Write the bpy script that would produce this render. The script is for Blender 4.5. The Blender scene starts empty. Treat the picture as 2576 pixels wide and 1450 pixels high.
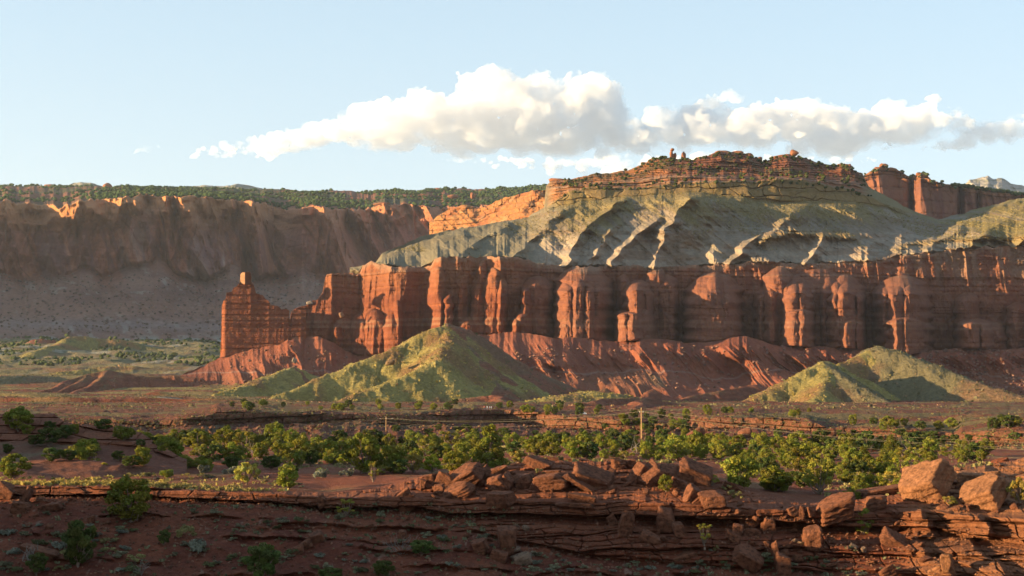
import bpy, math, random
import numpy as np
from mathutils import Vector, Matrix, Euler

# ------------------------------------------------------------------ camera
RES = 1.0
SC = bpy.context.scene
COL = SC.collection
S = 1024.0 / 2576.0            # drawing units used below (2576 wide) -> render pixels
F = 1407.0                     # focal length in pixels of a 1024 wide picture
PITCH = math.atan((968 * S - 288) / F)
CP, SP = math.cos(PITCH), math.sin(PITCH)
cam_d = bpy.data.cameras.new("camera")
cam = bpy.data.objects.new("camera", cam_d)
COL.objects.link(cam)
cam_d.sensor_width = 36.0
cam_d.lens = 36.0 * F / 1024.0
cam_d.clip_start = 1.0
cam_d.clip_end = 90000.0
cam.rotation_euler = (math.pi / 2 + PITCH, 0, 0)
SC.camera = cam

# ------------------------------------------------------------------ sun, sky
SUN_EL = math.radians(8.0)
SUN_Y = -0.21                  # the sun stands low at the left, a little on the viewer's side
sd = Vector((-math.sqrt(1 - SUN_Y ** 2) * math.cos(SUN_EL), SUN_Y * math.cos(SUN_EL), math.sin(SUN_EL)))
sl = bpy.data.lights.new("sun", 'SUN')
sl.energy = 5.0
sl.angle = math.radians(0.5)
sl.color = (1.0, 0.71, 0.35)
so = bpy.data.objects.new("sun", sl)
COL.objects.link(so)
so.rotation_euler = (-sd).to_track_quat('-Z', 'Y').to_euler()
so.location = (-300, 0, 200)
SKYK = 2.75
HAZE = 1.9e-5
W = bpy.data.worlds.new("World")
SC.world = W
W.use_nodes = True
wn, wl = W.node_tree.nodes, W.node_tree.links
sky = wn.new('ShaderNodeTexSky')
sky.sky_type = 'NISHITA'
sky.sun_disc = False
sky.sun_elevation = SUN_EL
sky.sun_rotation = math.atan2(sd.x, sd.y)
sky.air_density = 1.0
sky.dust_density = 3.0
sky.ozone_density = 2.0
sky.altitude = 1800
wn['Background'].inputs[1].default_value = 0.102
# pale summer haze in the sky: the blue is washed out towards the horizon
geo = wn.new('ShaderNodeTexCoord'); sep = wn.new('ShaderNodeSeparateXYZ'); wl.new(geo.outputs['Generated'], sep.inputs[0])
ramp = wn.new('ShaderNodeValToRGB'); wl.new(sep.outputs[2], ramp.inputs[0])
K = SKYK
ramp.color_ramp.elements[0].position = 0.0; ramp.color_ramp.elements[0].color = (.90 * K, .93 * K, .86 * K, 1)
ramp.color_ramp.elements[1].position = 0.45; ramp.color_ramp.elements[1].color = (.47 * K, .68 * K, .84 * K, 1)
e_ = ramp.color_ramp.elements.new(0.11); e_.color = (.84 * K, .92 * K, .89 * K, 1)
e_ = ramp.color_ramp.elements.new(0.24); e_.color = (.69 * K, .85 * K, .91 * K, 1)
wmx = wn.new('ShaderNodeMix'); wmx.data_type = 'RGBA'; wmx.inputs[0].default_value = .72
wl.new(sky.outputs[0], wmx.inputs[6]); wl.new(ramp.outputs[0], wmx.inputs[7])
wl.new(wmx.outputs[2], wn['Background'].inputs[0])
SC.view_settings.view_transform = 'Standard'
SC.view_settings.look = 'None'
SC.view_settings.exposure = 1.9
SC.view_settings.gamma = 1.0
cy = SC.cycles
cy.max_bounces = 12
cy.diffuse_bounces = 3
cy.glossy_bounces = 1
cy.transmission_bounces = 2
cy.transparent_max_bounces = 8
cy.volume_bounces = 10
cy.use_denoising = True
cy.use_adaptive_sampling = True
cy.adaptive_threshold = 0.02
cy.sample_clamp_indirect = 6.0

# ------------------------------------------------------------------ numpy helpers
RNG = np.random.RandomState(7)
PERM = RNG.permutation(1024).astype(np.int32)
PERM2 = np.concatenate([PERM, PERM, PERM])
RV = RNG.rand(1024).astype(np.float32)


def hsh(i, j=0, k=0):
    """random 0..1 for integer cells"""
    a = np.asarray(i).astype(np.int64) & 1023
    b = np.asarray(j).astype(np.int64) & 1023
    c = np.asarray(k).astype(np.int64) & 1023
    return RV[PERM2[PERM2[PERM2[a] + b] + c]]


def vn2(x, y, seed=0):
    """value noise, -1..1"""
    x = np.asarray(x, dtype=np.float32); y = np.asarray(y, dtype=np.float32)
    xi = np.floor(x); yi = np.floor(y)
    fx = x - xi; fy = y - yi
    fx = fx * fx * fx * (fx * (fx * 6 - 15) + 10)
    fy = fy * fy * fy * (fy * (fy * 6 - 15) + 10)
    a = xi.astype(np.int64) + seed * 37; b = yi.astype(np.int64) + seed * 91
    a0 = a & 1023; a1 = (a + 1) & 1023; b0 = b & 1023; b1 = (b + 1) & 1023
    p0 = PERM2[a0]; p1 = PERM2[a1]
    v00 = RV[PERM2[p0 + b0]]; v01 = RV[PERM2[p0 + b1]]
    v10 = RV[PERM2[p1 + b0]]; v11 = RV[PERM2[p1 + b1]]
    u = v00 + (v10 - v00) * fx
    w = v01 + (v11 - v01) * fx
    return (u + (w - u) * fy) * 2 - 1


def fbm(x, y, o=4, seed=0, gain=0.5, lac=2.03):
    s = 0; a = 1.0; t = 0
    for i in range(o):
        s = s + a * vn2(x, y, seed + i * 3)
        t += a
        x = x * lac + 3.1; y = y * lac + 7.7; a *= gain
    return s / t


def ridged(x, y, o=3, seed=0):
    s = 0; a = 1.0; t = 0
    for i in range(o):
        s = s + a * (1 - np.abs(vn2(x, y, seed + i * 5)) * 2)
        t += a
        x = x * 2.1 + 1.3; y = y * 2.1 + 5.1; a *= 0.5
    return s / t


def sstep(a, b, x):
    t = np.clip((x - a) / (b - a), 0, 1)
    return t * t * (3 - 2 * t)


def cracks(x, y, w=.07, seed=0):
    """1 on thin wandering lines, 0 elsewhere"""
    return np.exp(-(vn2(x, y, seed) / w) ** 2)


def blocky(s, z, h, w, seed=0, groove=0.10):
    """offsets of fractured bedded rock: beds of height h, blocks of width w; about -0.6..1"""
    zl = z / h + 0.5 * vn2(s / (9 * h), z * 0 + seed, seed)
    li = np.floor(zl); fz = zl - li
    wl = w * (0.5 + 1.2 * hsh(li, seed))
    sl = s / wl + 31 * hsh(li, seed + 5) + 0.35 * vn2(z / h * 0.9, s / w, seed + 2)
    ci = np.floor(sl); fs = sl - ci
    r = hsh(li, ci, seed + 3)
    r2 = hsh(li, seed + 9)
    dz = np.minimum(fz, 1 - fz) * h
    ds = np.minimum(fs, 1 - fs) * wl
    g = np.exp(-(dz / (groove * h)) ** 2) * 0.7 + np.exp(-(ds / (groove * 0.7 * h)) ** 2) * 0.5
    return r * 0.5 + r2 * 0.7 - g


def unp(xd, yd, Y):
    """point at depth Y seen at (xd, yd) of the 2576 wide picture"""
    u = (np.asarray(xd, dtype=np.float64) * S - 512) / F
    v = (288 - np.asarray(yd, dtype=np.float64) * S) / F
    dy = CP - v * SP
    k = Y / dy
    return np.stack(np.broadcast_arrays(u * k, dy * k, (SP + v * CP) * k), -1)


def proj(P):
    """inverse of unp"""
    P = np.asarray(P, dtype=np.float64)
    f = P[..., 1] * CP + P[..., 2] * SP
    up = -P[..., 1] * SP + P[..., 2] * CP
    return (P[..., 0] / f * F + 512) / S, (288 - up / f * F) / S


def lerp3(a, b, t):
    return a + (b - a) * t[..., None]


def C3(*c):
    return np.array(c, dtype=np.float32)


def mixc(base, c, m):
    """mix colour c into the colour grid base by the mask m"""
    return base + (np.asarray(c, dtype=np.float32) - base) * np.clip(m, 0, 1)[..., None]


def grid_mesh(name, P, col=None, mat=None, smooth=True, wrap=False):
    """an object from a grid of points (rows, columns, 3)"""
    nv, nx = P.shape[:2]
    me = bpy.data.meshes.new(name)
    me.vertices.add(nv * nx)
    me.vertices.foreach_set("co", P.reshape(-1).astype(np.float32))
    idx = np.arange(nv * nx, dtype=np.int32).reshape(nv, nx)
    if wrap:
        idx = np.concatenate([idx, idx[:, :1]], 1)
    q = np.stack([idx[:-1, :-1], idx[1:, :-1], idx[1:, 1:], idx[:-1, 1:]], -1).reshape(-1, 4)
    n = len(q)
    me.loops.add(n * 4)
    me.loops.foreach_set("vertex_index", q.reshape(-1))
    me.polygons.add(n)
    me.polygons.foreach_set("loop_start", np.arange(0, n * 4, 4, dtype=np.int32))
    me.polygons.foreach_set("use_smooth", np.full(n, smooth))
    if col is not None:
        at = me.color_attributes.new("Col", 'FLOAT_COLOR', 'POINT')
        c4 = np.ones((nv * nx, 4), dtype=np.float32)
        c4[:, :3] = np.clip(col.reshape(-1, 3), 0.005, 0.9)
        at.data.foreach_set("color", c4.reshape(-1))
    me.update(calc_edges=True)
    me.validate()
    ob = bpy.data.objects.new(name, me)
    COL.objects.link(ob)
    if mat:
        me.materials.append(mat)
    return ob


def tri_mesh(name, V, Fc, mat=None, col=None, smooth=False):
    """mesh data from vertex and face arrays (faces all with the same count)"""
    V = np.asarray(V, dtype=np.float32); Fc = np.asarray(Fc, dtype=np.int32)
    me = bpy.data.meshes.new(name)
    me.vertices.add(len(V))
    me.vertices.foreach_set("co", V.reshape(-1))
    k = Fc.shape[1]
    me.loops.add(len(Fc) * k)
    me.loops.foreach_set("vertex_index", Fc.reshape(-1))
    me.polygons.add(len(Fc))
    me.polygons.foreach_set("loop_start", np.arange(0, len(Fc) * k, k, dtype=np.int32))
    me.polygons.foreach_set("use_smooth", np.full(len(Fc), smooth))
    if col is not None:
        at = me.color_attributes.new("Col", 'FLOAT_COLOR', 'POINT')
        c4 = np.ones((len(V), 4), dtype=np.float32)
        c4[:, :3] = col
        at.data.foreach_set("color", c4.reshape(-1))
    me.update(calc_edges=True)
    me.validate()
    if mat:
        me.materials.append(mat)
    return me


def tag(o, label=None, cat=None, group=None, kind=None):
    if label: o['label'] = label
    if cat: o['category'] = cat
    if group: o['group'] = group
    if kind: o['kind'] = kind
    return o


def struct(o):
    o['kind'] = 'structure'
    return o


# ------------------------------------------------------------------ materials
ALB = .47                      # overall reflectance of rock and soil


def rock_mat(name, fine=1.0, bump=0.3, scale=1.0, rough=0.95, var=0.35, streak=0.0):
    """colour attribute times fine noise in world space; bump at the same scale (metres)"""
    m = bpy.data.materials.new(name)
    m.use_nodes = True
    n, l = m.node_tree.nodes, m.node_tree.links
    b = n['Principled BSDF']
    b.inputs['Roughness'].default_value = rough
    b.inputs['Specular IOR Level'].default_value = 0.12
    a = n.new('ShaderNodeAttribute'); a.attribute_name = 'Col'
    tc = n.new('ShaderNodeTexCoord')
    n1 = n.new('ShaderNodeTexNoise'); n1.inputs['Scale'].default_value = 1.0 / (scale * fine)
    n1.inputs['Detail'].default_value = 6; n1.inputs['Roughness'].default_value = 0.65
    l.new(tc.outputs['Object'], n1.inputs['Vector'])
    mr = n.new('ShaderNodeMapRange')
    mr.inputs[1].default_value = 0.25; mr.inputs[2].default_value = 0.75
    mr.inputs[3].default_value = ALB * (1 - var); mr.inputs[4].default_value = ALB * (1 + var)
    l.new(n1.outputs[0], mr.inputs[0])
    mx = n.new('ShaderNodeMix'); mx.data_type = 'RGBA'; mx.blend_type = 'MULTIPLY'
    mx.inputs[0].default_value = 1.0
    l.new(a.outputs['Color'], mx.inputs[6]); l.new(mr.outputs[0], mx.inputs[7])
    l.new(mx.outputs[2], b.inputs['Base Color'])
    n2 = n.new('ShaderNodeTexNoise'); n2.inputs['Scale'].default_value = 1.6 / (scale * fine)
    n2.inputs['Detail'].default_value = 8; n2.inputs['Roughness'].default_value = 0.7
    l.new(tc.outputs['Object'], n2.inputs['Vector'])
    bp = n.new('ShaderNodeBump'); bp.inputs['Strength'].default_value = bump
    bp.inputs['Distance'].default_value = scale * fine
    l.new(n2.outputs[0], bp.inputs['Height'])
    l.new(bp.outputs[0], b.inputs['Normal'])
    return m


def plain_mat(name, color, rough=0.8, metallic=0.0, var=0.2, scale=3.0):
    m = bpy.data.materials.new(name)
    m.use_nodes = True
    n, l = m.node_tree.nodes, m.node_tree.links
    b = n['Principled BSDF']
    b.inputs['Roughness'].default_value = rough
    b.inputs['Metallic'].default_value = metallic
    tc = n.new('ShaderNodeTexCoord')
    n1 = n.new('ShaderNodeTexNoise'); n1.inputs['Scale'].default_value = scale
    n1.inputs['Detail'].default_value = 5
    l.new(tc.outputs['Object'], n1.inputs['Vector'])
    r = n.new('ShaderNodeValToRGB')
    r.color_ramp.elements[0].position = 0.3; r.color_ramp.elements[1].position = 0.7
    r.color_ramp.elements[0].color = [c * (1 - var) for c in color] + [1]
    r.color_ramp.elements[1].color = [min(1, c * (1 + var)) for c in color] + [1]
    l.new(n1.outputs[0], r.inputs[0])
    l.new(r.outputs[0], b.inputs['Base Color'])
    return m


M_FAR = rock_mat("far_rock", scale=14, bump=0.5, var=0.25)
M_MID = rock_mat("cliff_rock", scale=6, bump=0.5, var=0.25)
M_HILL = rock_mat("hill_soil", scale=3, bump=1.0, var=0.4)
M_NEAR = rock_mat("near_soil", scale=0.5, bump=0.8, var=0.42)
M_STONE = rock_mat("sandstone", scale=0.4, bump=0.9, var=0.38)
# ------------------------------------------------------------------ sheets of terrain swept through rows of control points
def rowf(pts, xs, rough=0.0, seed=0, freq=0.02):
    p = np.array(sorted(pts), dtype=np.float64)
    y = np.interp(xs, p[:, 0], p[:, 1]); Y = np.interp(xs, p[:, 0], p[:, 2])
    if rough:
        y = y + rough * (fbm(xs * freq, xs * 0 + seed * 3.3, 5, seed))
    return y, Y


class Sheet:
    """rows: (points, segments to the next row, roughness of the outline)"""
    def __init__(s, xs, rows, seed=0):
        s.xs = np.asarray(xs, dtype=np.float64)
        ev = [rowf(r[0], s.xs, r[2] if len(r) > 2 else 0, seed + i, r[3] if len(r) > 3 else 0.02) for i, r in enumerate(rows)]
        s.rows = ev
        Pr = [unp(s.xs, y, Y) for y, Y in ev]
        out = []; v = []
        for i in range(len(rows) - 1):
            n = rows[i][1]
            for k in range(n):
                t = k / n
                out.append(Pr[i] + (Pr[i + 1] - Pr[i]) * t); v.append(i + t)
        out.append(Pr[-1]); v.append(len(rows) - 1.0)
        s.P = np.array(out)
        s.v = np.array(v)[:, None] * np.ones(len(s.xs))[None, :]
        _, s.ys = proj(s.P)
        s.x2 = np.ones(len(v))[:, None] * s.xs[None, :]
        s.X, s.Y, s.Z = (s.P[..., i].astype(np.float32) for i in range(3))

    def push(s, d):
        """move points by d metres towards the viewer's side along their depth"""
        s.P = s.P * (1 - d / s.P[..., 1])[..., None]


def band(s, a, b, soft=0.05):
    return sstep(a - soft, a + soft, s.v) * (1 - sstep(b - soft, b + soft, s.v))


RED = C3(.41, .135, .068); DRED = C3(.27, .080, .045); PALE = C3(.50, .24, .145)
SOIL = C3(.31, .108, .066); GREY = C3(.40, .315, .245); OLIVE = C3(.34, .265, .105)
GRASS = C3(.55, .44, .15); YEL = C3(.40, .27, .12); ORNG = C3(.55, .25, .10)
WING = C3(.39, .15, .10); PURP = C3(.27, .17, .15); WHITE = C3(.55, .52, .46)


def beds(Z, X, h, seed):
    """random value per bed, gently wavy"""
    z = Z / h + 0.6 * vn2(X / (h * 30), Z * 0, seed)
    i = np.floor(z); f = z - i
    return hsh(i, seed), np.minimum(f, 1 - f)


# ---- the far mesa on the left
xs = np.concatenate([np.linspace(-1500, -120, 200), np.linspace(-119, 1460, int(1150 * RES))])
far = Sheet(xs, [
    ([(-1500, 560, 3300), (-900, 500, 4400), (-300, 480, 5200), (1460, 490, 5600)], 3),
    ([(-1500, 500, 3200), (-900, 460, 4200), (-300, 468, 5000), (0, 470, 5000), (110, 466, 5000), (150, 470, 5000), (180, 468, 5000), (300, 471, 5000), (480, 472, 5100),
      (650, 476, 5100), (760, 479, 5100), (900, 481, 5200), (1050, 479, 5200), (1080, 475, 5200), (1150, 475, 5200), (1250, 474, 5200), (1370, 468, 5200), (1460, 470, 5200)], int(40 * RES), 5, .05),
    ([(-1500, 440, 2500), (-900, 445, 2900), (-300, 490, 3250), (0, 508, 3420), (100, 514, 3480), (160, 524, 3430), (200, 505, 3430), (280, 500, 3470), (370, 492, 3500), (440, 492, 3540), (520, 497, 3560),
      (590, 505, 3600), (650, 512, 3660), (690, 522, 3850), (730, 532, 3800), (760, 526, 3700), (800, 518, 3690), (840, 527, 3720), (880, 532, 3840), (930, 524, 3870), (960, 512, 3880), (1060, 518, 3900), (1110, 526, 3950), (1180, 520, 4100), (1460, 520, 4100)], int(150 * RES), 10, .06),
    ([(-1500, 700, 2450), (-900, 690, 2850), (-300, 690, 3190), (0, 680, 3350), (55, 708, 3375), (130, 694, 3395), (200, 668, 3380), (255, 692, 3400), (330, 676, 3420), (395, 654, 3420), (440, 684, 3455), (520, 704, 3490), (580, 668, 3520), (640, 696, 3580), (690, 704, 3720),
      (760, 678, 3610), (860, 702, 3650), (960, 690, 3760), (1060, 680, 3800), (1460, 680, 3950)], int(110 * RES), 20, .022),
    ([(-1500, 960, 1900), (-900, 930, 2200), (-300, 880, 2500), (0, 872, 2650), (300, 862, 2800), (560, 872, 2850), (1460, 880, 3000)], 1),
], seed=3)
X, Y, Z, v = far.X, far.Y, far.Z, far.v
wall = band(far, 1.93, 3.0, .06)
q = X * 0.92 + Y * 0.39
w1 = fbm(q / 400, Z / 600, 3, 4) * 90
fl = ridged((q + w1 + Z * 0.35) / 170, Z / 900, 4, 5)
fl2 = ridged((q + w1 * .5 - Z * .2) / 60, Z / 260, 3, 9)
bl = blocky(q, Z, 26, 45, 3)
top = band(far, 1.0, 1.95, .03)
sk = q + (.22 + .4 * vn2(q / 420, Z * 0, 38)) * Z + w1
d = wall * (130 * fl + 60 * fl2 + 60 * fbm(q / 330, q * 0, 2, 39) + 3 * bl + 22 * fbm(q / 120, Z / 90, 4, 31) - 24 * cracks(sk / 170, Z / 500, .10, 33) - 16 * cracks(sk / 60, Z / 170, .12, 34) + 14 * ridged(sk / 28, Z / 110, 3, 37))
lip = sstep(1.5, 1.95, v) * (1 - sstep(2.06, 2.42 + .12 * vn2(X / 130, X * 0, 7), v))
saw = (q + 30 * fbm(q / 60, Z / 60, 3, 35) + .25 * Z) / 125
saw = saw - np.floor(saw)
d += lip * np.interp(far.xs, [100, 160, 520, 700, 1460], [.1, 1, 1, .3, .35])[None, :] * 95 * saw * (1 - sstep(.8, 1, saw))
d += lip * (52 * ridged(q / 60, Z / 80, 3, 12) + 14 * fbm(q / 25, Z / 25, 3, 35))
tal = sstep(2.97, 3.1, v)
d += tal * (22 * fbm(q / 90, Z / 60, 5, 14) + 30 * ridged((q + .5 * Z + 25 * fbm(q / 90, Z / 60, 3, 47)) / 120, Z / 400, 4, 15))
up = top * (1 - sstep(1.9, 2, v))
far.push(d)
far.P[..., 2] += up * (5 * fbm(X / 160, Y / 260, 4, 17) + 9 * (hsh(np.floor(Y / 170 + 1.5 * fbm(X / 260, Y / 500, 3, 36)), 7) - .5)) * sstep(1.0, 1.3, v)
b1, e1 = beds(Z, q, 14, 3)
c = np.ones(X.shape + (3,), dtype=np.float32) * WING
c = mixc(c, WING * .78, b1 * .3)
c = mixc(c, WING * .6, wall * np.clip(cracks(sk / 150, Z / 700, .09, 33) + .7 * cracks(sk / 55, Z / 300, .10, 34), 0, 1) * .3)
c = mixc(c, PURP, sstep(.0, .5, fbm(q / 60, Z / 260, 4, 21)) * .8 * (far.x2 < 640))
c = mixc(c, C3(.45, .40, .37), sstep(.42, .6, fbm(q / 16, Z / 240, 3, 22)) * wall * .5)
c = mixc(c, C3(.52, .215, .13), wall * sstep(.0, .25, fbm((q + .3 * Z) / 45, Z / 200, 4, 40)) * .8)
c = mixc(c, C3(.22, .10, .105), wall * sstep(.0, .3, fbm((q + .25 * Z) / 22, Z / 160, 4, 42)) * .7)
c = mixc(c, WING * .55, wall * np.exp(-(vn2((q + .3 * Z + 20 * fbm(q / 60, Z / 60, 2, 44)) / 38, Z / 220, 43) / .09) ** 2) * .85)
c = mixc(c, WING * .7, band(far, 2.0, 2.45, .15) * sstep(.45, .7, b1) * .6)
c = mixc(c, ORNG * .95, lip * .75)
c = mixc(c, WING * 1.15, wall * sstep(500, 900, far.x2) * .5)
tc = mixc(np.ones_like(c) * C3(.36, .20, .155), C3(.25, .13, .11), sstep(-.2, .4, fbm(q / 120, Z / 40, 4, 24)))
tc = mixc(tc, C3(.46, .42, .36), sstep(.35, .6, fbm(q / 22, Z / 14, 4, 25)) * .55)
tc = mixc(tc, C3(.36, .19, .14), np.exp(-((far.ys - 775 - 12 * fbm(q / 120, q * 0, 3, 45)) / 28) ** 2) * .7)
tc = mixc(tc, C3(.32, .27, .27), np.exp(-((far.ys - 820 - 10 * fbm(q / 90, q * 0, 3, 46)) / 14) ** 2) * .5)
tc = mixc(tc, C3(.40, .42, .36), sstep(835, 862, far.ys) * sstep(.0, .25, fbm(q / 60, Z / 22, 4, 26)))
c = c + (tc - c) * (sstep(2.9, 3.3, v + .12 * fbm(q / 40, Z / 60, 3, 99)))[..., None]
c = mixc(c, C3(.30, .13, .08), up)
c = mixc(c, C3(.10, .12, .06), up * sstep(-.1, .25, fbm(X / 150, Y / 420, 4, 28)) * .85)
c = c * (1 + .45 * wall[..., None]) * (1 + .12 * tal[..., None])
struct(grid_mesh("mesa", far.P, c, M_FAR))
FAR = far

# ---- pale domes and a distant ridge beyond the mesas
def dome(name, pts, Y, colr, seed, amp):
    x = np.linspace(pts[0][0], pts[-1][0], 260)
    D = Sheet(x, [([(a, b + 26, Y + 700) for a, b in pts], 6), ([(a, b, Y) for a, b in pts], 60, 3, .06), ([(a, 545, Y - 500) for a, b in pts], 1)], seed)
    qq = D.X
    D.push(amp * fbm(qq / 130, D.Z / 70, 5, seed) * (D.v > 1.0) + amp * .8 * ridged(qq / 90, D.Z / 200, 3, seed + 1))
    cc = np.ones(D.X.shape + (3,), dtype=np.float32) * C3(*colr)
    cc = mixc(cc, C3(.10, .13, .07), sstep(.15, .35, fbm(qq / 40, D.Z / 12, 3, seed + 4)) * .6)
    return struct(grid_mesh(name, D.P, cc, M_FAR))


dome("hill", [(130, 490), (160, 468), (185, 462), (215, 458), (240, 463), (262, 470), (300, 490)], 6200, (.44, .42, .36), 41, 40)
dome("hill", [(420, 490), (470, 470), (510, 466), (560, 470), (590, 463), (620, 466), (655, 472), (700, 478), (760, 484), (860, 490)], 6400, (.46, .44, .38), 43, 40)
dome("hill", [(2380, 500), (2425, 466), (2440, 452), (2465, 449), (2485, 443), (2500, 450), (2520, 446), (2545, 462), (2576, 468), (2650, 482), (2720, 500)], 7000, (.56, .50, .44), 47, 60)
dome("hill", [(-2400, 400), (-1800, 430), (-900, 470), (-300, 480), (200, 486), (1000, 490), (1400, 490)], 7600, (.30, .26, .22), 48, 30)

# ---- orange slickrock spur between the two mesas
xs = np.linspace(1080, 1480, int(420 * RES))
sp = Sheet(xs, [
    ([(1080, 560, 3300), (1480, 500, 3200)], 4),
    ([(1080, 560, 3080), (1110, 538, 3060), (1140, 520, 3040), (1180, 515, 3020), (1200, 526, 3010), (1230, 515, 2990), (1260, 500, 2960), (1300, 490, 2930), (1340, 480, 2900), (1400, 474, 2880), (1480, 470, 2850)], int(110 * RES), 5, .06),
    ([(1080, 640, 3020), (1200, 620, 2930), (1300, 610, 2830), (1480, 600, 2700)], 1),
], seed=51)
q = sp.X
dd = 18 * fbm((q - sp.Z * .8) / 45, sp.Z / 40, 5, 52) + 12 * ridged((q + sp.Z) / 60, sp.Z / 140, 3, 53) + 6 * blocky(q, sp.Z, 12, 30, 5)
sp.push(dd * (sp.v >= 1))
c = np.ones(sp.X.shape + (3,), dtype=np.float32) * ORNG
c = mixc(c, RED, sstep(.1, .5, fbm((q - sp.Z) / 25, sp.Z / 20, 4, 54)) * .6)
c = mixc(c, C3(.62, .40, .22), sstep(.2, .5, fbm(q / 14, sp.Z / 10, 3, 55)) * .5)
struct(grid_mesh("slickrock_slope", sp.P, c, M_MID))

# ---- the two red peaks at the right
xs = np.linspace(2090, 2800, int(620 * RES))
pk = Sheet(xs, [
    ([(2090, 520, 3500), (2800, 540, 3500)], 4),
    ([(2090, 470, 3100), (2140, 455, 3090), (2160, 449, 3060), (2190, 430, 3030), (2212, 420, 3020), (2222, 413, 3020), (2232, 420, 3020), (2250, 422, 3030), (2275, 436, 3040), (2290, 446, 3050),
      (2304, 440, 3050), (2316, 436, 3020), (2332, 440, 3020), (2345, 456, 3030), (2372, 459, 3040), (2390, 466, 3060), (2440, 470, 3090), (2500, 480, 3140), (2576, 489, 3180), (2800, 496, 3250)], int(150 * RES), 3, .09),
    ([(2090, 600, 3030), (2200, 600, 2960), (2290, 600, 2985), (2330, 600, 2950), (2420, 600, 3000), (2576, 600, 3080), (2800, 600, 3150)], 1),
], seed=61)
q = pk.X
capb = 1 - sstep(0, 26, pk.ys - (pk.rows[1][0])[None, :])
groove = np.exp(-((pk.x2 - 2292) / 5) ** 2) * 1.2 + np.exp(-((pk.x2 - 2415) / 9) ** 2) * 1.4 + np.exp(-((pk.x2 - 2460) / 7) ** 2)
pk.push((22 * fbm(q / 100, pk.Z / 260, 3, 62) + 14 * ridged(q / 45, pk.Z / 300, 3, 63) - 40 * groove + capb * 26 * blocky(q, pk.Z, 10, 24, 7) + 5 * blocky(q, pk.Z, 30, 60, 8)) * (pk.v >= 1))
b1, e1 = beds(pk.Z, q, 9, 64)
c = np.ones(q.shape + (3,), dtype=np.float32) * C3(.36, .15, .095)
c = mixc(c, C3(.28, .11, .08), sstep(-.1, .4, fbm(q / 20, pk.Z / 160, 3, 65)))
c = mixc(c, C3(.52, .34, .26), np.exp(-((pk.ys - 553 + 3 * np.sin(pk.x2 / 14)) / 2.2) ** 2) * .7)
c = mixc(c, ORNG * .9, capb * .8)
c = mixc(c, WING, capb * b1 * .6)
struct(grid_mesh("mesa", pk.P, c, M_FAR))
PEAKS = pk

# ---- the main mesa: red bench on top, yellow cap, grey slopes
xs = np.linspace(880, 2850, int(1700 * RES))
sky_r = [(880, 672, 1900), (945, 662, 1800), (960, 640, 1800), (1000, 622, 1810), (1060, 596, 1840), (1150, 576, 1880), (1230, 568, 1900), (1270, 561, 1910), (1330, 545, 1930), (1368, 522, 1950), (1374, 468, 2020), (1385, 457, 2030), (1440, 448, 2050), (1500, 438, 2070),
         (1560, 430, 2090), (1600, 420, 2100), (1640, 402, 2100), (1660, 398, 2100), (1680, 398, 2100), (1740, 402, 2100), (1780, 392, 2100), (1800, 386, 2100), (1815, 382, 2100), (1830, 384, 2100), (1880, 390, 2100),
         (1920, 406, 2100), (1960, 396, 2100), (1985, 388, 2100), (2010, 394, 2100), (2050, 408, 2100), (2090, 414, 2090), (2110, 416, 2080), (2140, 415, 2070), (2146, 428, 2060), (2170, 436, 2050), (2185, 470, 2040), (2240, 500, 2010), (2300, 532, 1990), (2360, 552, 1980),
         (2420, 538, 1990), (2500, 515, 2010), (2576, 497, 2030), (2700, 470, 2060), (2850, 450, 2080)]
ledge_r = [(880, 672, 1870), (945, 662, 1790), (960, 641, 1795), (1150, 577, 1870), (1330, 546, 1920), (1368, 523, 1940), (1374, 472, 2000), (1440, 463, 2000), (1600, 452, 2000), (1680, 436, 2000), (1750, 434, 2000), (1900, 440, 2000), (2050, 444, 2000), (2150, 452, 2000), (2185, 475, 2000), (2240, 505, 1990), (2300, 536, 1970), (2360, 556, 1950),
           (2420, 541, 1970), (2500, 518, 1990), (2576, 500, 2010), (2850, 455, 2050)]
capt_r = [(880, 674, 1840), (945, 663, 1780), (960, 642, 1785), (1150, 579, 1850), (1330, 548, 1900), (1372, 524, 1915), (1400, 506, 1915), (1430, 482, 1915), (1500, 472, 1915), (1600, 476, 1915), (1640, 472, 1912), (1720, 463, 1905), (1800, 457, 1900), (1900, 457, 1905), (1960, 450, 1900), (2030, 456, 1905), (2100, 470, 1910), (2170, 489, 1915), (2230, 514, 1920), (2300, 540, 1930), (2360, 560, 1930),
          (2420, 546, 1940), (2500, 524, 1950), (2576, 506, 1960), (2850, 470, 2000)]
capb_r = [(880, 676, 1820), (945, 664, 1772), (960, 644, 1775), (1150, 582, 1840), (1330, 552, 1890), (1380, 524, 1900), (1440, 510, 1900), (1520, 499, 1902), (1620, 494, 1900), (1730, 484, 1890), (1850, 492, 1888), (2000, 510, 1888), (2150, 508, 1895), (2230, 522, 1910), (2300, 545, 1920), (2360, 563, 1920),
          (2420, 550, 1930), (2500, 530, 1940), (2576, 512, 1950), (2850, 480, 1990)]
ctop_r = [(880, 678, 1720), (905, 678, 1700), (915, 668, 1690), (940, 662, 1690), (985, 668, 1665), (1060, 670, 1670), (1100, 650, 1640), (1180, 647, 1650), (1290, 645, 1660), (1330, 655, 1690), (1370, 667, 1720), (1420, 670, 1730), (1500, 667, 1730), (1640, 670, 1735), (1740, 668, 1735), (1830, 662, 1735), (1900, 657, 1735), (2040, 662, 1735), (2190, 656, 1735),
          (2260, 642, 1738), (2350, 632, 1740), (2430, 622, 1745), (2576, 617, 1750), (2850, 610, 1760)]
def turn(rows, k=.06):
    """the cliff line swings away from the viewer towards the right"""
    return [(x, y, Y + max(0, x - 1400) * k - 80 * float(sstep(1285, 1400, np.array(float(x))))) for x, y, Y in rows]


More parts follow.
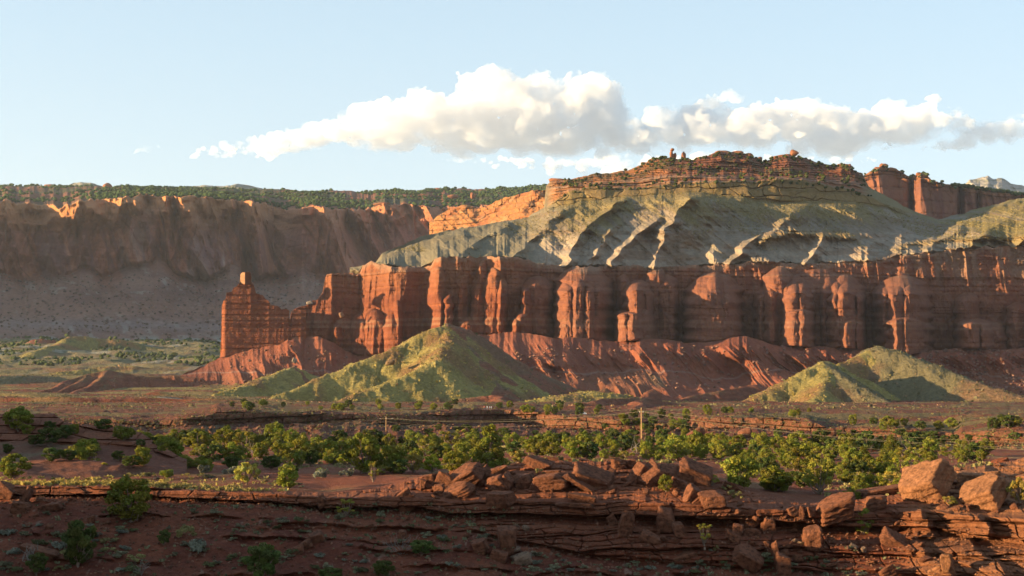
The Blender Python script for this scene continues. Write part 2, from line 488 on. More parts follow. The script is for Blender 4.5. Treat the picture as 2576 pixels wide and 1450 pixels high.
sky_r, ledge_r, capt_r, capb_r, ctop_r = (turn(r_, k_) for r_, k_ in ((sky_r, .02), (ledge_r, .02), (capt_r, .02), (capb_r, .02), (ctop_r, .06)))
sky_r, ledge_r, capt_r, capb_r = ([(x, y, Y + .12 * min(max(x - 1780, 0), 560)) for x, y, Y in r_] for r_ in (sky_r, ledge_r, capt_r, capb_r))
mm = Sheet(xs, [
    ([(x, y + 60, Y + 330) for x, y, Y in sky_r], 4),
    (sky_r, int(46 * RES), 5, .05), (ledge_r, int(40 * RES), 3, .06), (capt_r, int(46 * RES), 6, .05), (capb_r, int(190 * RES), 7, .03), (ctop_r, 6, 7, .06),
    ([(x, y + 14, Y + 25) for x, y, Y in ctop_r], 1),
], seed=71)
X, Y, Z, v, ys, x2 = mm.X, mm.Y, mm.Z, mm.v, mm.ys, mm.x2
q = X
has_bench = sstep(1370, 1400, x2) * (1 - sstep(2150, 2200, x2))
has_cap = sstep(1372, 1420, x2) * (1 - sstep(2230, 2300, x2))
bench = band(mm, 1.0, 2.0, .02); ledge = band(mm, 1.95, 3.0, .06); cap = band(mm, 2.98, 4.0, .06)
slope = sstep(3.98, 4.1, v)
lt = np.minimum(np.maximum(v - 2, 0), 1)
capfl = blocky(q + 10 * fbm(q / 26, Z / 20, 3, 8), Z + 4 * fbm(q / 20, Z / 20, 2, 97), 13, 15, 11, .05) * (.35 + .65 * sstep(-.3, .3, fbm(q / 50, q * 0, 3, 98)))
d = ledge * has_bench * (12 * blocky(q, Z, 6, 26, 12) * (1 - lt * .6) + 22 * np.exp(-((lt - .25) / .25) ** 2) + 10 * fbm(q / 40, Z / 15, 4, 72))
d += cap * has_cap * (13 * capfl + 4 * ridged(q / 44, Z / 60, 3, 73) + 8 * fbm(q / 60, Z / 60, 3, 74))
d += bench * has_bench * (12 * blocky(q, Z, 5, 16, 13) + 14 * fbm(q / 28, Z / 10, 4, 75)) * sstep(1.0, 1.2, v)
# ribs that run down the grey slope
ribs = [[(1340, 540), (1250, 580), (1150, 640), 34, 30], [(1440, 505), (1380, 560), (1290, 650), 30, 34], [(1575, 495), (1470, 570), (1425, 668), 26, 40], [(1665, 545), (1600, 590), (1535, 664), 26, 36],
        [(1742, 486), (1676, 575), (1640, 676), 30, 46], [(1935, 575), (1890, 610), (1832, 664), 26, 30], [(2000, 515), (1990, 550), (1930, 590), 60, 36], [(2070, 590), (2055, 620), (2026, 664), 24, 34],
        [(1560, 560), (1520, 600), (1480, 660), 18, 20], [(1800, 500), (1790, 560), (1800, 660), 34, 16], [(2160, 540), (2200, 600), (2180, 650), 40, 18], [(2290, 560), (2270, 600), (2300, 640), 30, 20],
        [(2440, 545), (2410, 580), (2330, 625), 40, 34], [(2576, 520), (2500, 570), (2430, 620), 50, 40], [(2650, 520), (2620, 570), (2560, 615), 40, 40]]
rib = np.zeros_like(q)
for p0, p1, p2, w_, h_ in ribs:
    pa = np.array([p0, p1, p2], dtype=float)
    xc = np.interp(ys, pa[:, 1], pa[:, 0]) + 7 * vn2(ys / 16, ys * 0 + p0[0], 3)
    end = sstep(pa[0, 1] - 14, pa[0, 1] + 18, ys) * (1 - sstep(pa[2, 1] + 2, pa[2, 1] + 26, ys) * .5)
    t_ = np.abs(x2 - xc) / w_
    rib = np.maximum(rib, .68 * h_ * np.clip(1 - t_, 0, 1) ** 1.2 * end)
xl = x2 + .55 * (ys - 500)
broad = 40 * np.clip((xl - 1400) / 350, 0, 1) * (1 - sstep(1750, 1900, xl)) * (1 - sstep(560, 640, ys)) + 46 * np.clip((x2 - 2370) / 220, 0, 1.5) * (1 - sstep(585, 630, ys))
broad = broad + 34 * np.clip((x2 - 1890) / 120, 0, 1) * (1 - sstep(2005, 2060, x2)) * np.exp(-((ys - 545) / 34) ** 2)
midl = np.exp(-((ys - (588 + 14 * np.sin(x2 / 90))) / 9) ** 2)
c0 = .5 + .5 * sstep(.0, .5, fbm(q / 60, Z / 40, 3, 96))
d += slope * (rib * (.6 + .6 * c0) + broad + 15 * fbm((q + .8 * Z) / 80, Z / 160, 3, 86) + 3.2 * ridged((q + .35 * Z + 16 * fbm(q / 26, Z / 22, 3, 87)) / 17, Z / 34, 4, 88) + 3.5 * (hsh(np.floor(Z / 7 + .8 * fbm(q / 30, Z / 30, 2, 89)), 11) - .5) * sstep(-.2, .3, fbm(q / 40, Z / 16, 3, 90)) + 10 * fbm((q + Z) / 30, Z / 40, 5, 76) + 2.4 * fbm(q / 6, Z / 6, 4, 95) + 6 * ridged((q + Z * .8) / 22, Z / 90, 3, 77) + midl * sstep(8, 24, rib) * (6 + 8 * blocky(q, Z, 5, 9, 14)))
sp1 = np.exp(-((ys - np.interp(x2, [1900, 1990, 2080, 2200, 2260], [612, 585, 592, 600, 640])) / 11) ** 2) * sstep(1880, 1930, x2) * (1 - sstep(2110, 2200, x2))
sp2 = np.exp(-((ys - np.interp(x2, [2200, 2300, 2400, 2576], [640, 613, 604, 598])) / 8) ** 2) * sstep(2230, 2280, x2)
d += sp1 * (16 + 11 * blocky(q, Z, 14, 7, 15)) + sp2 * (8 + 9 * blocky(q, Z, 9, 8, 16))
mm.push(d * (v > 1.01))
c = np.ones(q.shape + (3,), dtype=np.float32) * GREY
n1 = fbm((q + Z) / 45, Z / 60, 5, 80); n2 = fbm((q + Z * .7) / 14, Z / 40, 4, 81)
ol = sstep(-.25, .25, n1 + (575 - ys) / 130)
c = mixc(c, C3(.27, .235, .17), sstep(-.1, .4, n2) * .6)
c = mixc(c, C3(.27, .20, .125), ol * .65)
gr = sstep(.0, .3, n1 * .7 + n2 * .5 + (560 - ys) / 100) * sstep(1340, 1450, x2)
bz, _ = beds(Z, q, 7, 91)
c = mixc(c, C3(.50, .43, .34), sstep(.62, .9, bz) * sstep(-.3, .3, fbm(q / 30, Z / 12, 3, 92)) * .6)
c = mixc(c, C3(.33, .20, .12), sstep(.0, .3, .3 - bz) * sstep(-.1, .3, fbm(q / 26, Z / 10, 3, 93)) * .7)
c = mixc(c, OLIVE * 1.05, gr * .6)
c = mixc(c, GREY * 1.5, sstep(570, 625, ys) * sstep(-.4, .2, fbm((q + Z) / 30, Z / 80, 3, 82)) * .7 * (x2 < 2300))
c = mixc(c, C3(.36, .20, .12), sstep(.2, .45, fbm(q / 50, Z / 8, 4, 83)) * sstep(560, 600, ys) * .5)
c = mixc(c, C3(.27, .235, .15), (1 - sstep(1290, 1400, x2)) * .8)
c = mixc(c, OLIVE, sstep(2330, 2450, x2) * sstep(-.2, .2, n1 + .2) * .8 * (1 - sstep(600, 640, ys) * .6))
c = mixc(c, YEL, np.maximum(sp1, sp2) * .8)
b1, e1 = beds(Z, q, 5, 84)
capc = mixc(np.ones_like(c) * YEL, YEL * .6, b1 * .7)
capc = mixc(capc, OLIVE, sstep(.1, .4, n2) * .4)
c = c + (capc - c) * (cap * has_cap)[..., None]
bc = mixc(np.ones_like(c) * C3(.42, .165, .085), C3(.30, .105, .06), b1)
bc = mixc(bc, ORNG, (1 - sstep(1560, 1760, x2)) * .7)  # left end of the bench painted orange, as if sunlit
bc = mixc(bc, C3(.56, .36, .25), ledge * sstep(.75, .9, b1) * .6)
c = c + (bc - c) * (np.maximum(bench, ledge) * has_bench)[..., None]
c = mixc(c, C3(.12, .13, .06), bench * has_bench * sstep(.15, .4, fbm(q / 22, Y / 30, 3, 85)) * .6)
c = mixc(c, OLIVE * .9, ledge * has_bench * sstep(.8, 1, lt) * .7)
struct(grid_mesh("hillside", mm.P, c, M_MID))
MM = mm
# ---- the red cliff below the grey slopes, with its buttresses and the badlands at its foot
xs = np.concatenate([np.linspace(60, 740, int(520 * RES)), np.linspace(741, 2850, int(1900 * RES))])
top_r = [(60, 1002, 1480), (180, 1000, 1480), (330, 988, 1480), (380, 976, 1490), (455, 945, 1530), (520, 915, 1570), (553, 897, 1590), (600, 882, 1592), (700, 862, 1596), (722, 850, 1600), (732, 782, 1625), (745, 777, 1630), (762, 772, 1635), (778, 765, 1640), (800, 750, 1640), (812, 735, 1650), (818, 700, 1655),
         (822, 690, 1652), (835, 688, 1645), (900, 686, 1664), (906, 684, 1670), (912, 670, 1666), (935, 658, 1650), (945, 661, 1645), (985, 668, 1615), (1000, 672, 1614), (1060, 672, 1628), (1085, 670, 1618), (1094, 652, 1600), (1110, 648, 1588), (1180, 647, 1600), (1225, 646, 1615), (1250, 645, 1595),
         (1290, 645, 1605), (1330, 655, 1650), (1370, 667, 1695), (1420, 670, 1715), (1500, 667, 1720), (1640, 671, 1722), (1740, 668, 1722), (1830, 663, 1722), (1900, 658, 1722), (2040, 663, 1722), (2190, 657, 1722), (2260, 644, 1725), (2350, 633, 1728), (2430, 624, 1732), (2576, 618, 1738), (2850, 612, 1745)]
bas_r = [(60, 1003, 1478), (180, 1001, 1478), (330, 989, 1478), (380, 977, 1488), (455, 946, 1528), (520, 916, 1568), (553, 899, 1588), (600, 884, 1585), (700, 864, 1585), (722, 855, 1590), (740, 850, 1595), (800, 848, 1605), (840, 862, 1610), (900, 895, 1620), (925, 895, 1605), (1000, 890, 1578), (1060, 860, 1590), (1068, 838, 1590), (1100, 836, 1570), (1160, 838, 1572), (1220, 842, 1578),
         (1290, 832, 1590), (1330, 838, 1630), (1400, 850, 1680), (1480, 852, 1690), (1545, 860, 1690), (1640, 850, 1690), (1725, 860, 1690), (1800, 862, 1690), (1870, 842, 1690), (1900, 850, 1690), (1960, 870, 1690), (2080, 872, 1690), (2170, 880, 1690), (2220, 886, 1690), (2290, 892, 1690), (2345, 882, 1692), (2400, 876, 1695), (2530, 880, 1700), (2576, 872, 1705), (2850, 870, 1715)]
tal_r = [(60, 1008, 1390), (180, 1006, 1390), (350, 1008, 1400), (560, 1008, 1440), (800, 1010, 1450), (1000, 1012, 1420), (1300, 1012, 1325), (1800, 1012, 1385), (2300, 1012, 1455), (2850, 1014, 1520)]
top_r, bas_r = turn(top_r), turn(bas_r)
cl = Sheet(xs, [
    ([(x, y + 40, Y + 160) for x, y, Y in top_r], 3),
    (top_r, int(230 * RES), 7, .06), (bas_r, int(150 * RES), 5, .03), (tal_r, 1),
], seed=91)
X, Y, Z, v, ys, x2 = cl.X, cl.Y, cl.Z, cl.v, cl.ys, cl.x2
q = X
ytop = cl.rows[1][0][None, :]; ybas = cl.rows[2][0][None, :]
wall = band(cl, 1.0, 2.0, .02) * sstep(3, 30, ybas - ytop)
# buttresses: centre, half width, top, base, how far they stand out, height of the dome
LOBES = [(868, 30, 800, 870, 14, 26), (850, 12, 812, 868, 20, 10), (905, 22, 790, 885, 26, 24), (940, 30, 775, 890, 30, 30), (985, 26, 790, 890, 32, 24), (1001, 11, 755, 890, 30, 14), (1128, 12, 737, 812, 20, 14),
         (1178, 26, 795, 838, 26, 20), (1098, 20, 670, 838, 16, 20), (1205, 20, 700, 840, 20, 40), (1240, 24, 672, 838, 28, 46), (1262, 16, 700, 832, 34, 26), (1165, 14, 690, 800, 10, 20), (1215, 12, 655, 760, 12, 14),
         (1352, 40, 694, 846, 40, 26), (1325, 16, 716, 780, 52, 16), (1318, 26, 775, 840, 62, 22), (1300, 14, 795, 832, 66, 14), (1300, 34, 690, 832, 16, 40),
         (1468, 74, 662, 852, 34, 58), (1420, 22, 712, 850, 50, 18), (1455, 17, 702, 850, 58, 20), (1483, 15, 715, 862, 64, 18), (1518, 26, 705, 852, 54, 22), (1420, 8, 812, 848, 70, 6), (1500, 12, 790, 852, 66, 10), (1568, 16, 690, 800, 30, 16),
         (1605, 40, 704, 860, 52, 24), (1596, 20, 712, 860, 60, 14), (1588, 44, 775, 864, 68, 14), (1562, 20, 780, 868, 76, 10), (1630, 30, 778, 858, 66, 14), (1676, 30, 690, 830, 34, 26), (1688, 17, 705, 826, 40, 18), (1650, 26, 672, 780, 20, 24),
         (1796, 74, 684, 862, 36, 56), (1745, 24, 742, 858, 52, 20), (1785, 26, 722, 868, 60, 20), (1802, 30, 758, 868, 70, 16), (1838, 24, 735, 852, 56, 24), (1770, 13, 760, 862, 64, 12), (1800, 20, 684, 760, 44, 30),
         (1926, 30, 722, 846, 34, 24), (1916, 14, 735, 846, 44, 14), (1940, 14, 730, 846, 42, 14), (1960, 40, 672, 800, 16, 30),
         (2060, 104, 676, 770, 10, 60), (2006, 50, 692, 872, 46, 44), (2124, 54, 690, 880, 46, 46), (1992, 22, 708, 868, 56, 22), (2027, 22, 704, 874, 64, 18), (2010, 46, 768, 872, 70, 14), (2088, 22, 700, 874, 56, 18), (2078, 14, 710, 790, 60, 12), (2128, 24, 712, 882, 62, 22), (2140, 40, 790, 882, 68, 20), (2100, 26, 790, 880, 62, 18), (2165, 12, 735, 850, 40, 12),
         (2216, 20, 715, 812, 36, 22), (2272, 72, 692, 890, 44, 40), (2255, 24, 720, 890, 58, 22), (2292, 24, 716, 890, 62, 22), (2275, 60, 785, 892, 68, 18), (2232, 20, 800, 888, 66, 14), (2318, 18, 730, 884, 54, 22),
         (2432, 32, 735, 878, 46, 22), (2452, 48, 800, 882, 56, 14), (2500, 34, 810, 882, 50, 16), (2560, 30, 760, 872, 30, 20), (2640, 40, 720, 872, 46, 30), (2740, 50, 700, 872, 50, 40)]
lob = np.zeros_like(q); small_l = np.zeros_like(q)
for xc, w_, yt, yb, h_, dm in LOBES:
    m0, m1 = np.searchsorted(cl.xs, [xc - w_ * 1.1, xc + w_ * 1.1])
    if m1 <= m0: continue
    sl_ = (slice(None), slice(m0, m1))
    yy = ys[sl_]; xx = x2[sl_] - xc + 2.5 * vn2(yy / 14, yy * 0 + xc, 5)
    fl_ = w_ * (1 + .10 * np.clip((yy - yt) / (yb - yt), 0, 1) - .05 + .05 * np.sin(yy * .21 + xc))
    u_ = np.clip(np.abs(xx) / fl_, 0, 1)
    t_ = np.clip((yy - (yt + dm * .75 * u_ ** 2)) / dm, 0, 1)
    if xc > 1390 and w_ >= 36: h_, dm = h_ * .85 + 48, dm * 1.35
    elif xc > 1390: h_ = 46 + h_ * .80
    hh = h_ * (1 - u_ ** 2.6) ** .5 * t_ ** .6
    if xc > 1390 and w_ < 36: small_l[sl_] = np.maximum(small_l[sl_], hh)
    else: lob[sl_] = np.maximum(lob[sl_], hh)
lob = np.maximum(lob + .17 * small_l * sstep(5, 20, lob), .55 * small_l)
# weathered beds, vertical runnels and joints
rightw = sstep(1290, 1380, x2)
b_th, e_th = beds(Z, q, 3.0, 92)
runn = ridged((q + 5 * fbm(q / 30, Z / 30, 2, 93)) / 9, Z / 120, 3, 94)
big = ridged(q / 34, Z / 150, 3, 95)
runn2 = ridged((q + 3 * fbm(q / 12, Z / 25, 2, 110)) / 14, Z / 70, 3, 111)
dw = wall * (4.5 * rightw * runn2 + 3.0 * rightw * (hsh(np.floor(Z / 11 + .4 * vn2(q / 40, q * 0, 6)), 8) - .5) + (3.0 * runn * (1 - .75 * rightw) + (9 - 7 * rightw) * big + 3.5 * fbm(q / 12, Z / 12, 4, 96)) + 2.0 * (b_th - .5) + 2.2 * (hsh(np.floor(Z / 8.5 + .3 * vn2(q / 90, q * 0, 4)), 5) - .5))
ebot = 1 - sstep(2.0, 2.75, v)
lobt = lob.copy()
nb = int(3 + int(230 * RES))
base_l = lob[nb - 1] if nb < len(lob) else lob[-1]
tmask = v > 2.0
shelf = (np.interp(x2, [540, 700, 1000, 1280, 1390, 1900, 2850], [2, 12, 30, 56, 108, 104, 80]) + 10 * fbm(x2 / 26, x2 * 0 + 4, 3, 98)) * sstep(545, 600, x2)
lobt = np.where(tmask, shelf * ebot, lobt)
tal = sstep(1.995, 2.02, v) * np.ones_like(q)
tt = np.clip(v - 2, 0, 1)
lean = (q + (Z - 20) * np.where(x2 < 760, 0.9, 0.45))
gul = ridged((lean + 8 * fbm(q / 40, Z / 40, 3, 97)) / 21, Z / 200, 3, 98)
gul2 = ridged((lean + 5 * fbm(q / 20, Z / 20, 3, 99)) / 8, Z / 90, 3, 100)
hump = fbm(q / 70, Y / 150, 3, 101)
dt = tal * (13 * gul * sstep(0, .3, tt) * (1 - .5 * tt) + 2.2 * gul2 * sstep(0, .2, tt) + 36 * hump * sstep(.1, .5, tt) + 1.5 * fbm(q / 5, Z / 5, 3, 102))
dt *= np.where(x2 < 553, .45, 1)
cl.push((lobt + dw + dt) * (v > 1.001))
cl.P[..., 2] += tal * (9 * ridged(lean / 55, Y / 260, 3, 103) * sstep(.3, .6, tt) * (1 - sstep(.85, 1, tt)))
c = np.ones(q.shape + (3,), dtype=np.float32) * RED
c = mixc(c, DRED * .9, b_th * .9)
b2, e2 = beds(Z, q, 7.5, 104)
c = mixc(c, DRED * .8, sstep(.55, .9, b2) * .8)
c = mixc(c, PALE * .85, sstep(.86, .95, b_th) * .8)
c = mixc(c, DRED * .85, sstep(.1, .5, fbm(q / 5, Z / 80, 4, 105)) * .5)
c = mixc(c, DRED * .7, sstep(.2, .8, -runn2) * rightw * .5)
c = mixc(c, C3(.46, .19, .095), sstep(1340, 1240, x2) * sstep(760, 690, ys) * .5)
c = mixc(c, C3(.37, .17, .115), rightw * .45)
c = mixc(c, C3(.42, .26, .18), sstep(2180, 2380, x2) * sstep(760, 650, ys) * sstep(-.2, .3, fbm(q / 14, Z / 90, 3, 106)) * .8)
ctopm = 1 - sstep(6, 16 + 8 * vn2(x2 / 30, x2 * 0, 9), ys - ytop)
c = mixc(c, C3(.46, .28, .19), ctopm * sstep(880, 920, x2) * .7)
SOILT = SOIL * C3(1.3, 1.25, 1.25)
ts = mixc(np.ones_like(c) * SOILT, SOILT * C3(.78, .74, .78), sstep(-.2, .4, fbm(lean / 16, Z / 60, 4, 107)))
ts = mixc(ts, C3(.36, .15, .085), sstep(.0, .5, fbm(q / 60, Z / 30, 4, 108)) * .6)
ts = mixc(ts, C3(.50, .36, .31), np.exp(-((Z - 12 - 2 * vn2(q / 30, q * 0, 3)) / .8) ** 2) * .45)
ts = mixc(ts, C3(.20, .165, .10), sstep(.15, .45, fbm(q / 45, Y / 90, 4, 109) - .6 + tt * .7) * .6)
ts = mixc(ts, SOIL * .62, sstep(.55, .9, -gul) * .5)
c = c + (ts - c) * tal[..., None]
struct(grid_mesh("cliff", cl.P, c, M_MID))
CL = cl

# ---- the chimney rock with the fin behind it, a free-standing tower
def tower():
    prof = [(554, 897), (556, 850), (557, 800), (558, 770), (562, 757), (568, 752), (570, 736), (584, 733), (586, 724), (597, 720), (599, 714), (603, 712), (605, 690), (610, 685), (628, 684), (631, 688), (633, 710), (638, 716), (641, 726), (644, 738), (660, 742), (668, 752),
            (676, 757), (680, 766), (700, 770), (709, 779), (714, 777), (722, 777), (727, 781), (728, 803), (732, 804), (734, 782), (745, 779), (770, 780)]
    x = np.concatenate([np.linspace(553.5, 575, 60), np.linspace(575.5, 770, 260)])
    pa = np.array(prof, dtype=float)
    yt = np.interp(x, pa[:, 0], pa[:, 1]) + 1.0 * fbm(x * .25, x * 0 + 2, 4, 2)
    yb = np.interp(x, [553, 570, 600, 700, 770], [899, 896, 886, 866, 858])
    nv = 240
    t = np.linspace(0, 1, nv)[:, None]
    ys_ = yt[None, :] + (yb - yt)[None, :] * t
    # plan: the fin is 24 m thick and rounds off at its left end
    ed = np.clip((x - 553.5) / 14, 0, 1)
    Yf = 1600 - 26 * np.sqrt(1 - (1 - ed) ** 2) - 2 * sstep(600, 720, x) + 18 * (x - 553) / 217
    Yf = Yf[None, :] - 5 * t
    P = unp(x[None, :] * np.ones((nv, 1)), ys_, 1600.0) * (Yf / 1600.0)[..., None]
    Z_ = P[..., 2]; X_ = P[..., 0]
    # the cap stone's own left face
    capl = (ys_ < 716) * np.clip((x[None, :] - 603) / 12, 0, 1)
    bt, _ = beds(Z_, X_, 3.2, 120)
    bt2, _ = beds(Z_, X_, 9, 121)
    d = 2.2 * (bt - .5) + 3 * (bt2 - .5) + .35 * ridged(X_ / 9, Z_ / 70, 3, 122) + .5 * fbm(X_ / 8, Z_ / 8, 4, 123) + .7 * fbm(X_ / 25, Z_ / 60, 3, 124)
    d = d + np.where((ys_ < 716) & (x[None, :] < 634) & (x[None, :] > 596), -14 * (1 - np.clip((x[None, :] - 603) / 13, 0, 1)) - 5 * (x[None, :] > 617), 0)
    P = P * (1 - d / P[..., 1])[..., None]
    back = P[:, ::-1] * 1.0
    Bk = P.copy() * ((Yf + 44 + 2 * d) / Yf)[..., None]
    Bk[..., 2] = Z_
    full = np.concatenate([P, Bk[:, ::-1]], 1)
    cc = np.ones(P.shape[:2] + (3,), dtype=np.float32) * RED
    cc = mixc(cc, DRED, bt * .6)
    cc = mixc(cc, DRED * .85, sstep(.1, .5, fbm(X_ / 5, Z_ / 70, 3, 125)) * .5)
    cc = mixc(cc, PALE * .8, sstep(.85, .95, bt) * .35)
    cc = mixc(cc, C3(.48, .27, .16), (ys_ < 714) * (x[None, :] < 617) * .9)
    cf = np.concatenate([cc, cc[:, ::-1]], 1)
    o = grid_mesh("rock_tower", full, cf, M_MID, wrap=True)
    tag(o, "tall red sandstone chimney rock with square cap at the left end of the cliff", "rock tower")


tower()
# ------------------------------------------------------------------ valley floor with grassy hills, badlands and terraces
xs = np.concatenate([np.linspace(-420, -30, 130), np.linspace(-28, 2610, int(1750 * RES)), np.linspace(2615, 2900, 90)])
Yr = np.concatenate([np.linspace(600, 1720, int(520 * RES)), np.linspace(1727, 3100, int(170 * RES))])
u = (xs * S - 512) / F
VX = (u[None, :] * (Yr / CP)[:, None]).astype(np.float32)
VY = (np.ones_like(u)[None, :] * Yr[:, None]).astype(np.float32)
left = np.interp(Yr, [600, 1000, 1250, 1400, 1700, 2100, 2600, 3100], [-13, -13.5, -12, -6, 12, 42, 80, 100])
right = np.interp(Yr, [600, 1000, 1300, 3100], [-13, -14, -14, -10])
bl = sstep(900, 500, xs)
base = left[:, None] * bl[None, :] + right[:, None] * (1 - bl[None, :])
und = fbm(VX / 90, VY / 60, 4, 201)
base = base + 3.0 * und * sstep(620, 900, VY) + 6 * fbm(VX / 160, VY / 120, 3, 202) * sstep(1300, 1700, VY)
# terraces on the left
ter = fbm(VX / 150, VY / 55, 3, 203)
base = base + 3.2 * sstep(.02, .10, ter) * sstep(800, 950, VY) * bl[None, :] * (1 - sstep(1300, 1500, VY))
base = base - 7 * (1 - sstep(610, 790, VY))
z = base.astype(np.float32)
own = np.zeros(z.shape, dtype=np.int8)          # 0 floor, 1 grass, 2 red soil, 3 grey grass
along = np.zeros_like(z); away = np.full(z.shape, 1e3, dtype=np.float32)
G, R_ = 1, 2
RIDGES = [
    # centre pyramid
    (G, 31, 3, [(1130, 816, 1200), (1095, 824, 1190), (1050, 845, 1180), (1000, 872, 1165), (905, 911, 1140), (800, 952, 1110), (720, 986, 1085), (630, 1022, 1060)]),
    (G, 31, 5, [(1130, 816, 1200), (1120, 850, 1165), (1100, 905, 1110), (1040, 938, 1085), (960, 970, 1060), (880, 997, 1040), (780, 1030, 1010)]),
    (5, 34, 6, [(1130, 816, 1200), (1150, 820, 1205), (1178, 836, 1215), (1225, 870, 1250), (1300, 912, 1290), (1400, 960, 1320), (1480, 990, 1340)]),
    (5, 31, 6, [(1140, 830, 1195), (1200, 905, 1150), (1260, 975, 1110), (1300, 1005, 1090)]),
    # right pyramids
    (G, 31, 4, [(2215, 871, 1200), (2180, 888, 1190), (2140, 908, 1175), (2085, 925, 1150)]),
    (3, 28, 7, [(2215, 871, 1200), (2245, 879, 1190), (2300, 902, 1165), (2400, 942, 1120), (2500, 976, 1075), (2576, 1000, 1050), (2700, 1026, 1020), (2900, 1042, 1010)]),
    (G, 31, 4, [(2082, 908, 1110), (2040, 928, 1095), (2000, 950, 1085), (1940, 980, 1070), (1890, 1000, 1060), (1830, 1022, 1045)]),
    (3, 30, 5, [(2082, 908, 1110), (2120, 950, 1070), (2170, 985, 1040), (2260, 1020, 1010), (2400, 1036, 990)]),
    (G, 31, 5, [(2082, 908, 1110), (2070, 960, 1060), (2050, 1005, 1020)]),
    # grassy spurs left of the centre
    (G, 25, 5, [(735, 924, 1360), (700, 937, 1330), (640, 960, 1280), (580, 982, 1240), (520, 1000, 1210), (440, 1012, 1180)]),
    (G, 20, 5, [(600, 965, 1400), (520, 985, 1370), (430, 1000, 1340), (300, 1014, 1300)]),
    (5, 28, 6, [(735, 924, 1360), (760, 935, 1370), (840, 960, 1390)]),
    # red badland hill on the left
    (R_, 27, 4, [(70, 996, 1330), (130, 976, 1370), (180, 953, 1420), (230, 940, 1450), (275, 931, 1470), (320, 941, 1480), (380, 948, 1490), (440, 943, 1500), (500, 950, 1500)]),
    (R_, 27, 3, [(275, 931, 1470), (255, 950, 1430), (215, 975, 1380), (170, 994, 1340)]),
    (R_, 27, 3, [(300, 940, 1470), (265, 965, 1420), (235, 990, 1370)]),
    (R_, 27, 3, [(230, 941, 1450), (190, 965, 1400), (130, 990, 1345)]),
    # far left hills
    (G, 24, 8, [(0, 916, 1900), (60, 898, 2030), (110, 880, 2150), (150, 864, 2250), (180, 848, 2320), (235, 848, 2340), (300, 852, 2350), (350, 866, 2340), (430, 886, 2320), (520, 905, 2280)]),
    (R_, 26, 8, [(-60, 905, 2250), (20, 885, 2350), (62, 868, 2400), (92, 853, 2430), (140, 853, 2450), (180, 858, 2450)]),
    (G, 12, 8, [(170, 935, 1720), (260, 924, 1760), (330, 921, 1780), (420, 930, 1800)]),
    (3, 14, 8, [(-100, 950, 1500), (60, 944, 1560), (150, 950, 1600)]),
    # low mounds in front
    (R_, 22, 6, [(925, 1036, 840), (985, 1020, 860), (1035, 1012, 880), (1075, 1020, 895), (1120, 1034, 900)]),
    (R_, 22, 6, [(1120, 1012, 1000), (1190, 1000, 1010), (1240, 994, 1015), (1290, 1006, 1020)]),
    (G, 13, 8, [(1310, 1012, 980), (1400, 998, 1000), (1490, 985, 1020), (1540, 990, 1030)]),
    (R_, 24, 6, [(1400, 1036, 800), (1450, 1016, 830), (1520, 1003, 860), (1600, 1001, 880), (1650, 1006, 890), (1720, 1016, 905), (1850, 1032, 920)]),
    (R_, 22, 6, [(1790, 1042, 820), (1900, 1036, 830), (2050, 1030, 840), (2170, 1023, 845), (2240, 1021, 850), (2330, 1028, 860), (2450, 1036, 870), (2600, 1042, 880), (2900, 1046, 880)]),
    (R_, 25, 5, [(1622, 1002, 905), (1614, 1010, 855), (1606, 1022, 805)]),
    (R_, 25, 5, [(2292, 1022, 880), (2286, 1032, 830), (2280, 1044, 785)]),
    (R_, 23, 5, [(1045, 1011, 895), (1075, 1021, 850), (1100, 1032, 815)]),
    (R_, 23, 5, [(540, 1012, 1020), (572, 1021, 960), (600, 1032, 900)]),
    (R_, 22, 5, [(1250, 994, 1030), (1262, 1004, 970), (1275, 1014, 920)]),
    (R_, 24, 5, [(1880, 1006, 1010), (1860, 1016, 950), (1840, 1026, 890)]),
    (R_, 17, 6, [(180, 1014, 930), (300, 1016, 925), (420, 1020, 920), (560, 1028, 900)]),
    (R_, 20, 5, [(-300, 1004, 1050), (0, 1003, 1060), (200, 1001, 1080), (330, 1006, 1090)]),
    (R_, 30, 5, [(1900, 968, 1420), (1800, 985, 1380), (1720, 1000, 1350)]),
    (R_, 28, 6, [(1560, 940, 1460), (1540, 970, 1400), (1500, 995, 1360)]),
    (R_, 28, 6, [(1700, 935, 1470), (1660, 970, 1410), (1620, 998, 1350)]),
]
wx = VX + 5 * fbm(VX / 22, VY / 22, 3, 204)
wy = VY + 5 * fbm(VX / 22, VY / 22, 3, 205)
